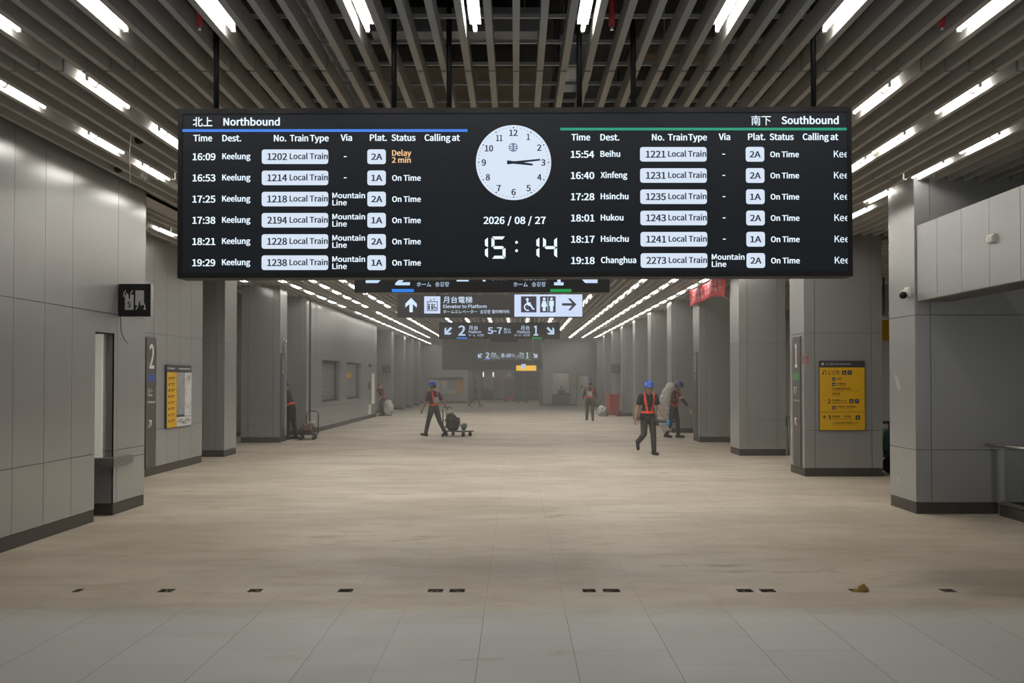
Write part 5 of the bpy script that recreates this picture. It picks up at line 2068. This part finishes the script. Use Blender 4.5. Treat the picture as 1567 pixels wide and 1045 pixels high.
tag(mb.build('sack', M_TEAL), 'grey green bag on the cart between two right pillars', 'sack')


# ------------------------------------------------------------------ people
def heading(fx, fy):
    return math.atan2(-fx, fy)


def remesh(mb, name, mats, voxel, smooth, parent, fat=0.0):
    """one continuous skin over all the shapes in the builder"""
    me = mb.mesh(name, mats, None, 0)
    o = bpy.data.objects.new(name, me)
    COL.objects.link(o)
    r = o.modifiers.new('skin', 'REMESH')
    r.mode = 'VOXEL'
    r.voxel_size = voxel
    r.use_smooth_shade = True
    s = o.modifiers.new('soft', 'SMOOTH')
    s.iterations = smooth
    s.factor = 0.5
    dg = bpy.context.evaluated_depsgraph_get()
    dg.update()
    new = bpy.data.meshes.new_from_object(o.evaluated_get(dg))
    new.name = name
    o.modifiers.clear()
    o.data = new
    bpy.data.meshes.remove(me)
    new.materials.clear()
    for m in (mats if isinstance(mats, (list, tuple)) else [mats]):
        new.materials.append(m)
    o.parent = parent
    return o


def person(loc, rz, P, label, S=0.965, fine=True):
    """P: the pose and the clothes"""
    from mathutils.bvhtree import BVHTree
    root = empty('person', loc, rz, label=label, cat='person')
    lean = R(P.get('lean', 0))
    u = Vector((0, math.sin(lean), math.cos(lean)))
    f = Vector((0, math.cos(lean), -math.sin(lean)))
    X = Vector((1, 0, 0))
    legs = {}
    low = 9
    for s, key in ((-1, 'L'), (1, 'R')):
        th, kn, fp = [R(v) for v in P['leg' + key]]
        out = R(P.get('splay', 3)) * s
        hip = Vector((s * 0.092, 0, 0))
        d1 = Vector((math.sin(out), math.sin(th) * math.cos(out), -math.cos(th) * math.cos(out)))
        knee = hip + d1 * 0.42
        b = th - kn
        d2 = Vector((math.sin(out) * 0.5, math.sin(b), -math.cos(b))).normalized()
        ank = knee + d2 * 0.41
        fd = Vector((s * 0.12, math.cos(fp), math.sin(fp))).normalized()
        dn = Vector((0, math.sin(fp), -math.cos(fp)))
        heel, toe = ank - fd * 0.055 + dn * 0.035, ank + fd * 0.165 + dn * 0.045
        legs[key] = (hip, knee, ank, heel, toe, dn, fd)
        low = min(low, (heel + dn * 0.045).z, (toe + dn * 0.035).z)
    up = Vector((0, 0, -low))

    def T(p):
        return (Vector(p) + up) * S
    hipc = Vector((0, 0, 0.02))
    waist, chest, sh, neck = hipc + u * 0.15, hipc + u * 0.33, hipc + u * 0.465, hipc + u * 0.515
    hl = lean * 0.6 + R(P.get('nod', 0))
    hc = neck + Vector((0, math.sin(hl) * 0.15 + 0.012, math.cos(hl) * 0.155))
    HR = Matrix.Rotation(R(P.get('yaw', 0)), 3, 'Z') @ Matrix.Rotation(-hl, 3, 'X')
    TR = Matrix.Rotation(-lean, 3, 'X')
    H = lambda x, y, z: T(hc + HR @ Vector((x, y, z)))
    arms = {}
    for s, key in ((-1, 'L'), (1, 'R')):
        sw, ab, el, fab = [R(v) for v in P['arm' + key]]
        shp = sh + X * (s * 0.178)
        D = lambda a, o: Vector((s * math.sin(o), math.sin(a) * math.cos(o), -math.cos(a) * math.cos(o)))
        d1, d2 = D(sw, ab), D(sw + el, fab)
        elb = shp + d1 * 0.285
        wr = elb + d2 * 0.245
        l = Vector((0, 1, 0)) - d2 * d2.y
        if l.length < 0.35:
            l = Vector((0, 0, 1)) - d2 * d2.z
        l.normalize()
        n = l.cross(d2)
        if n.dot(Vector((-s, 0, 0))) < 0:
            n = -n
        arms[key] = (shp, elb, wr, d2, l, n, P.get('curl' + key, 0.5))
    # ---- body, one continuous surface
    mb = MB()
    c = lambda a, b, r0, r1: mb.cap(T(a), T(b), r0 * S, r1 * S)
    e = lambda p, rx, ry, rz_, rot=None: mb.ell(T(p), rx * S, ry * S, rz_ * S, sub=3, rot=rot)
    e(hipc, 0.150, 0.105, 0.115, TR)
    e(waist, 0.130, 0.092, 0.15, TR)
    e(chest + f * 0.005, 0.155, 0.108, 0.18, TR)
    c(sh - X * 0.15, sh + X * 0.15, 0.06, 0.06)
    c(chest + u * 0.14, hc - Vector((0, 0, 0.04)), 0.062, 0.052)
    c(neck - u * 0.03, hc, 0.055, 0.05)
    for key in 'LR':
        hip, knee, ank, heel, toe, dn, fd = legs[key]
        c(hip, knee, 0.084, 0.058)
        c(knee, knee * 0.65 + ank * 0.35 - Vector((0, 0.012, 0)), 0.056, 0.054)
        c(knee * 0.65 + ank * 0.35 - Vector((0, 0.012, 0)), ank, 0.054, 0.038)
        c(heel, toe, 0.036, 0.028)
        shp, elb, wr, d, l, n, cu = arms[key]
        c(shp, elb, 0.054, 0.041)
        c(elb, elb * 0.7 + wr * 0.3, 0.041, 0.04)
        c(elb * 0.7 + wr * 0.3, wr, 0.04, 0.027)
        for i, off in enumerate((0.031, 0.0105, -0.0105, -0.030)):
            k0 = wr + d * (0.088 - 0.006 * abs(i - 1)) + l * off
            c(wr + d * 0.012 + l * off * 0.55, k0, 0.0145, 0.0115)
            q0 = k0
            for ln, a_ in zip(((0.042, 0.026, 0.019), (0.047, 0.029, 0.021), (0.043, 0.027, 0.02), (0.033, 0.021, 0.017))[i], (18, 48, 72)):
                a_ = R(a_) * cu * 1.4
                q1 = q0 + (d * math.cos(a_) + n * math.sin(a_) + l * off * 1.2).normalized() * ln
                c(q0, q1, 0.0088, 0.0076)
                q0 = q1
        t0 = wr + d * 0.025 + l * 0.026
        t1 = t0 + (l * 0.7 + d * 0.65 + n * 0.35).normalized() * 0.045
        t2 = t1 + (d * 0.85 + l * 0.25 + n * (0.2 + 0.5 * cu)).normalized() * 0.036
        c(t0, t1, 0.0145, 0.011)
        c(t1, t2, 0.0105, 0.0085)
    HM = HR
    eh = lambda x, y, z, rx, ry, rz_: mb.ell(H(x, y, z), rx * S, ry * S, rz_ * S, sub=3, rot=HM)
    eh(0, -0.008, 0.02, 0.074, 0.094, 0.098)
    eh(0, 0.022, -0.045, 0.058, 0.066, 0.072)
    eh(0, 0.062, -0.088, 0.026, 0.022, 0.022)
    mb.cap(H(0, 0.088, 0.008), H(0, 0.104, -0.03), 0.010 * S, 0.015 * S)
    for s in (-1, 1):
        eh(s * 0.076, -0.008, -0.012, 0.011, 0.020, 0.032)
        eh(s * 0.034, 0.068, -0.028, 0.022, 0.02, 0.02)
        eh(s * 0.031, 0.078, 0.030, 0.024, 0.012, 0.009)
    eh(0, 0.085, -0.058, 0.024, 0.012, 0.011)
    body = remesh(mb, 'body', [M_SKIN, M_EYE, M_LIPS], 0.0062 if fine else 0.011, 3, root)
    marks = [(H(s * 0.031, 0.088, 0.012), 0.0125, 1) for s in (-1, 1)] + [(H(s * 0.031, 0.092, 0.034), 0.010, 1) for s in (-1, 1)] + [(H(s * 0.022, 0.09, 0.035), 0.008, 1) for s in (-1, 1)] + [(H(s * 0.012, 0.097, -0.058), 0.0115, 2) for s in (-1, 1)]
    for pol in body.data.polygons:
        for q_, r_, mi in marks:
            if (pol.center - q_).length < r_ * S:
                pol.material_index = mi
    # ---- clothes
    vx = 0.0105 if fine else 0.014
    mb = MB()
    c = lambda a, b, r0, r1: mb.cap(T(a), T(b), r0 * S, r1 * S)
    e = lambda p, rx, ry, rz_, rot=None: mb.ell(T(p), rx * S, ry * S, rz_ * S, sub=3, rot=rot)
    e(hipc - u * 0.0, 0.166, 0.121, 0.12, TR)
    for key in 'LR':
        hip, knee, ank, *_ = legs[key]
        k2 = ank + (knee - ank).normalized() * 0.03
        c(hip, knee, 0.100, 0.074)
        c(knee, k2, 0.073, 0.060)
    mb2 = mb
    tro = remesh(mb2, 'trousers', P['trousers'], vx, 4, root)
    mb = MB()
    c = lambda a, b, r0, r1: mb.cap(T(a), T(b), r0 * S, r1 * S)
    e = lambda p, rx, ry, rz_, rot=None: mb.ell(T(p), rx * S, ry * S, rz_ * S, sub=3, rot=rot)
    e(hipc + u * 0.045, 0.165, 0.124, 0.10, TR)
    e(waist, 0.156, 0.116, 0.15, TR)
    e(chest + f * 0.005, 0.172, 0.126, 0.19, TR)
    c(sh - X * 0.145, sh + X * 0.145, 0.076, 0.076)
    c(chest + u * 0.12, neck - u * 0.01, 0.085, 0.066)
    for key in 'LR':
        shp, elb, wr, *_ = arms[key]
        ll = P.get('sleeve', 0.62)
        if ll <= 1:
            c(shp, shp * (1 - ll) + elb * ll, 0.072, 0.062)
        else:
            c(shp, elb, 0.070, 0.056)
            c(elb, elb * (2 - ll) + wr * (ll - 1), 0.056, 0.043)
    shirt = remesh(mb, 'shirt', P['shirt'], vx, 4, root)
    mb = MB()
    for key in 'LR':
        hip, knee, ank, heel, toe, dn, fd = legs[key]
        b = MB()
        b.cap(T(ank + (knee - ank).normalized() * 0.09), T(ank), 0.056 * S, 0.054 * S)
        b.cap(T(heel), T(toe), 0.047 * S, 0.041 * S)
        b.cap(T(heel + dn * 0.005), T(toe + dn * 0.004), 0.043 * S, 0.037 * S)
        remesh(b, 'boot', M_BOOT, vx, 3, root)
    # ---- hair and helmet
    if P.get('hair', True):
        mb = MB()
        r = bmesh.ops.create_icosphere(mb.bm, subdivisions=4, radius=1)
        for v in list(mb.bm.verts):
            x, y, z = v.co
            if (y > 0.15 and z < 0.45) or z < -0.62:
                mb.bm.verts.remove(v)
        for v in mb.bm.verts:
            x, y, z = v.co
            v.co = H(x * 0.083, y * 0.104 - 0.012, z * 0.108 + 0.02)
        for q_ in mb.bm.faces:
            q_.smooth = True
        h = mb.build('hair', M_HAIR, root, local=True)
        m_ = h.modifiers.new('thickness', 'SOLIDIFY')
        m_.thickness = 0.008
    if P.get('helmet'):
        mb = MB()
        K = lambda x, y, z: H(x, y - 0.006, z + 0.048)
        n = 26
        prof = [(1.16, -0.012), (1.18, -0.006), (1.06, 0.004), (1.04, 0.03), (0.99, 0.06), (0.87, 0.09), (0.66, 0.113), (0.37, 0.127), (0.06, 0.132)]
        rings = []
        for rr, z in prof:
            ring = []
            for i in range(n):
                t = 2 * math.pi * i / n
                x, y = 0.108 * rr * math.cos(t), 0.128 * rr * math.sin(t)
                if rr > 1.05 and y > 0.03:
                    y += 0.028 * max(0, math.sin(t)) ** 2
                zz = z + (0.007 if abs(x) < 0.022 and 0.02 < z else 0)
                ring.append(mb.bm.verts.new(K(x, y, zz)))
            rings.append(ring)
        for A_, B_ in zip(rings, rings[1:]):
            for i in range(n):
                j = (i + 1) % n
                q_ = mb.bm.faces.new((A_[i], A_[j], B_[j], B_[i]))
                q_.smooth = True
        mb.bm.faces.new(rings[-1])
        mb.bm.faces.new(rings[0][::-1])
        hm = mb.build('helmet', P['helmet'], root, local=True)
        mb = MB()
        pts = [K(-0.098, 0.02, 0.0), H(-0.082, 0.035, -0.05), H(-0.04, 0.075, -0.112), H(0.0, 0.082, -0.118), H(0.04, 0.075, -0.112), H(0.082, 0.035, -0.05), K(0.098, 0.02, 0.0)]
        mb.tube(pts, 0.005 * S, 6)
        mb.build('chin_strap', M_BLACK, hm, local=True)
        if P.get('sticker'):
            mb = MB()
            mb.ell(K(0.088, 0.055, 0.05), 0.02, 0.025, 0.02, sub=2)
            mb.ell(K(0.03, 0.115, 0.045), 0.013, 0.008, 0.013, sub=2)
            mb.build('sticker', M_HELMETWHITE, hm, local=True)
    # ---- reflective harness
    if P.get('vest'):
        bv = BVHTree.FromPolygons([v.co.copy() for v in shirt.data.vertices], [tuple(q_.vertices) for q_ in shirt.data.polygons])
        bv2 = BVHTree.FromPolygons([v.co.copy() for v in tro.data.vertices], [tuple(q_.vertices) for q_ in tro.data.polygons])

        def hit(x, h, phi):
            """where the shirt lies, seen from the direction phi about the shoulder line"""
            dirn = f * math.cos(phi) + u * math.sin(phi)
            org = T(hipc + u * h + X * x) + dirn * 0.6
            h1 = bv.ray_cast(org, -dirn, 0.75)
            return h1[0], h1[1]

        def ribbon(secs, closed=False):
            mb = MB()
            rows_ = []
            for a_, b_, nn in secs:
                rows_.append([mb.bm.verts.new(q_) for q_ in (a_ + nn * 0.002, b_ + nn * 0.002, b_ + nn * 0.009, a_ + nn * 0.009)])
            m_ = len(rows_)
            for i in range(m_ if closed else m_ - 1):
                A_, B_ = rows_[i], rows_[(i + 1) % m_]
                for j in range(4):
                    k_ = (j + 1) % 4
                    mb.bm.faces.new((A_[j], A_[k_], B_[k_], B_[j]))
            if not closed:
                mb.bm.faces.new(rows_[0])
                mb.bm.faces.new(rows_[-1][::-1])
            return mb
        secs = []
        for i in range(40):
            t = 2 * math.pi * i / 40
            dirn = X * math.cos(t) + f * math.sin(t)
            out = []
            for h in (0.065, 0.12):
                org = T(hipc + u * h) + dirn * 0.6
                cand = [q_[0] for q_ in (bv.ray_cast(org, -dirn, 0.7), bv2.ray_cast(org, -dirn, 0.7)) if q_[0] is not None]
                if cand:
                    best = min(cand, key=lambda q_: (q_ - org).length)
                else:
                    best = T(hipc + u * h) + dirn * 0.15
                dd_ = (best - T(hipc + u * h)).dot(dirn)
                lim = 1.0 / math.sqrt((math.cos(t) / 0.178) ** 2 + (math.sin(t) / 0.138) ** 2)
                out.append(T(hipc + u * h) + dirn * min(dd_, lim))
            secs.append((out[0], out[1], dirn))
        belt = ribbon(secs, True).build('belt', M_VEST, root, local=True)
        for s in ((-1, 1) if P.get('straps', True) else ()):
            secs = []
            path = []
            for i in range(9):
                t = i / 8
                path.append((0.05 + 0.065 * t, 0.10 + 0.28 * t, 0.0))
            for i in range(1, 12):
                path.append((0.115, 0.38 + 0.03 * math.sin(math.pi * i / 12), math.pi * i / 12))
            for i in range(9):
                t = i / 8
                path.append((0.115 - 0.055 * t, 0.38 - 0.28 * t, math.pi))
            for x, h, phi in path:
                pts = [hit(s * x + dx, h, phi) for dx in (-0.023, 0.023)]
                if pts[0][0] is None or pts[1][0] is None:
                    continue
                nn = (f * math.cos(phi) + u * math.sin(phi)).normalized()
                secs.append((pts[0][0], pts[1][0], nn))
            if len(secs) > 3:
                ribbon(secs).build('vest_strap', M_VEST, root, local=True)
        if P.get('patch'):
            secs = []
            for i in range(8):
                h = 0.15 + 0.19 * i / 7
                a_, b_ = hit(-0.10, h, math.pi), hit(0.10, h, math.pi)
                m_ = hit(0, h, math.pi)
                if a_[0] is None or b_[0] is None or m_[0] is None:
                    continue
                yy = min(a_[0].y, b_[0].y, m_[0].y) - 0.004
                secs.append((Vector((a_[0].x, yy, a_[0].z)), Vector((b_[0].x, yy, b_[0].z)), -f))
            ribbon(secs).build('back_patch', M_VESTGREY, root, local=True, label='grey reflective back patch')
    if P.get('pouch'):
        mb = MB()
        mb.ell(T(hipc + X * 0.16 + f * 0.03 - u * 0.03), 0.05 * S, 0.085 * S, 0.095 * S, sub=3, nz=0.15)
        mb.build('tool_pouch', M_BLACK, root, local=True)
    W = rootmat(root)
    info = {k: W @ T(arms[k][2] + arms[k][3] * 0.085) for k in 'LR'}
    info['sh'] = {k: W @ T(arms[k][0]) for k in 'LR'}
    info['root'] = root
    return info


pA = flo(991.5, 695.5)
A = person((pA.x, pA.y, 0), heading(0.25, -1), dict(lean=3, legL=(10, 6, 0), legR=(2, 62, -58), armL=(12, 14, 12, 22), armR=(-6, 17, 8, 13), curlL=1.3, curlR=0.6, nod=8, yaw=-6, splay=2,
           trousers=M_TROUSER, shirt=M_TEEBLACK, helmet=M_HELMET, sticker=True, vest=True, pouch=True), 'person in blue helmet, black T-shirt and orange harness walking towards the front')
h = A['L']
mb = MB()
mb.lathe((h.x + 0.05, h.y - 0.03, h.z - 0.15), [(0.012, 0), (0.03, 0.012), (0.042, 0.02), (0.043, 0.12), (0.03, 0.14), (0.014, 0.15), (0.014, 0.17)], 16)
o = mb.build('spray_bottle', [M_BLUEPL])
tag(o, 'blue plastic bottle in the hand of the front walking worker', 'bottle')
mb = MB()
mb.cone((h.x - 0.26, h.y + 0.04, h.z - 0.03), (h.x + 0.2, h.y - 0.02, h.z - 0.045), 0.036, 0.03, n=14)
tag(mb.build('rolled_sheet', M_DARK), 'dark rolled tube held by the front walking worker', 'roll')

pB = flo(1031.0, 669.5)
B = person((pB.x, pB.y, 0), heading(0.9, -0.5), dict(lean=10, legL=(12, 10, 0), legR=(-8, 10, -4), armL=(30, 12, 10, 10), armR=(-5, 25, 120, -12), curlL=1.2, curlR=1.2, nod=14, sleeve=1.7,
           trousers=M_TROUSERBLUE, shirt=M_TEEBROWN, helmet=M_HELMETDARK, vest=True), 'person in a brown shirt and dark helmet carrying a big white sack')
mb = MB()
for k in range(9):
    t = k / 8
    a_, b_ = at(1019, 664, pB.y), at(1024, 588, pB.y)
    cz = 0.28 + 1.2 * t
    cx = pB.x - 0.22 - 0.10 * math.sin(math.pi * t * 0.95) + 0.13 * t * t
    cy = pB.y + 0.06 - 0.10 * t
    mb.ell((cx, cy, cz), 0.21 - 0.07 * abs(t - 0.45) - (0.03 if k in (0, 8) else 0), 0.19, 0.17, sub=3, nz=0.3, nzs=5)
o = remesh(mb, 'sack', M_BAG, 0.02, 6, None)
tag(o, 'huge white sack slung over the shoulder of the brown-shirted worker', 'sack')
h = B['L']
mb = MB()
mb.cap((h.x + 0.01, h.y, h.z - 0.02), (h.x + 0.03, h.y, h.z - 0.13), 0.018, 0.022)
tag(mb.build('glove', M_WHITE), 'small pale thing in the hand of the worker with the sack', 'glove')

pC = flo(664, 667.5)
C_ = person((pC.x, pC.y, 0), heading(-0.75, 0.62), dict(lean=4, legL=(20, 4, 6), legR=(-20, 14, -22), armL=(12, 14, 12, 14), armR=(-30, 18, 6, 24), curlL=0.7, curlR=1.5, nod=2, yaw=34, splay=2, sleeve=0.8,
            trousers=M_TROUSER, shirt=M_TEEBROWN, helmet=M_HELMET, vest=True, patch=True), 'person in blue helmet and maroon shirt pulling the long trolley')

pD = flo(902.5, 643.5)
D_ = person((pD.x, pD.y, 0), heading(0.08, 1), dict(lean=2, legL=(8, 4, 0), legR=(-6, 6, -6), armL=(0, 17, 8, 10), armR=(4, 17, 6, 12), curlL=0.7, curlR=0.8, sleeve=1.6,
            trousers=M_TROUSER, shirt=M_TEEBLACK, helmet=M_HELMETDARK, vest=True, patch=True), 'person seen from behind in an orange harness walking to the booth', fine=False)

pE = flo(727, 622.5)
E_ = person((pE.x, pE.y, 0), heading(0.97, 0.1), dict(lean=3, legL=(27, 6, 10), legR=(-24, 12, -25), armL=(-18, 8, 14, 6), armR=(16, 8, 16, 6), sleeve=1.5,
            trousers=M_TROUSER, shirt=M_TEEBROWN), 'distant person in dark clothes striding near the far end map board', S=0.93, fine=False)

pF = flo(443, 671.5)
pF = Vector((at(445.5, 660, 25.75).x, 25.75, 0))
F_ = person((pF.x, pF.y, 0), heading(-1, 0.15), dict(lean=20, legL=(8, 10, 0), legR=(-4, 6, 0), armL=(40, 5, 30, 5), armR=(42, 5, 25, 5), nod=-8, sleeve=1.6,
            trousers=M_TEEBLACK, shirt=M_TEEBLACK, helmet=M_HELMETDARK, vest=True, straps=False), 'person in black bending behind the left pillar with an orange belt', S=1.0)

pG = Vector((at(586.0, 630, 42.4).x, 42.4, 0))
G_ = person((pG.x, pG.y, 0), heading(-0.6, -0.8), dict(lean=18, legL=(24, 40, 0), legR=(10, 26, 0), armL=(24, 8, 20, 6), armR=(30, 8, 16, 6), nod=6, sleeve=1.5,
            trousers=M_TROUSER, shirt=M_TEEBROWN, vest=True, helmet=None, patch=True), 'stooping person in an orange harness at the end of the left shutter wall', S=0.93, fine=False)
mb = MB()
mb.ell((pG.x + 0.27, pG.y - 0.1, 0.36), 0.24, 0.22, 0.4, sub=4, nz=0.3, nzs=4)
tag(mb.build('sack', M_BAG), 'pale sack on the floor beside the stooping person', 'sack')

pH = Vector((at(859.5, 600, BY + 0.85).x, BY + 0.85, 0))
person((pH.x, pH.y, 0.0), heading(-0.2, -1), dict(lean=4, legL=(84, 84, 0), legR=(84, 84, 0), armL=(30, 8, 40, -4), armR=(30, 8, 40, -4), sleeve=1.5,
       trousers=M_TROUSER, shirt=mat('olive shirt', (0.09, 0.09, 0.045), 0.8), helmet=None), 'person in an olive shirt sitting inside the booth window', fine=False)
mb = MB()
mb.lathe((pH.x, pH.y, 0), [(0.22, 0), (0.22, 0.03), (0.03, 0.05), (0.03, 0.36), (0.2, 0.37), (0.2, 0.40), (0.05, 0.41)], 18)
tag(mb.build('stool', M_DARK), 'dark stool under the person inside the booth', 'stool')

# ------------------------------------------------------------------ dust haze in the air of the hall
hz = bpy.data.materials.new('dust haze')
hz.use_nodes = True
nt = hz.node_tree
nt.nodes.remove(nt.nodes['Principled BSDF'])
vs_ = nt.nodes.new('ShaderNodeVolumeScatter')
vs_.inputs['Color'].default_value = (1.0, 0.96, 0.90, 1)
vs_.inputs['Density'].default_value = HAZE
vs_.inputs['Anisotropy'].default_value = 0.2
nt.links.new(vs_.outputs[0], nt.nodes['Material Output'].inputs['Volume'])
mb = MB()
mb.box(-6.36, 5.0, 13.0, 58.2, 0.002, 4.24)
tag(mb.build('dust_haze', hz), 'thin dust haze in the air along the hall', 'haze', kind='stuff')
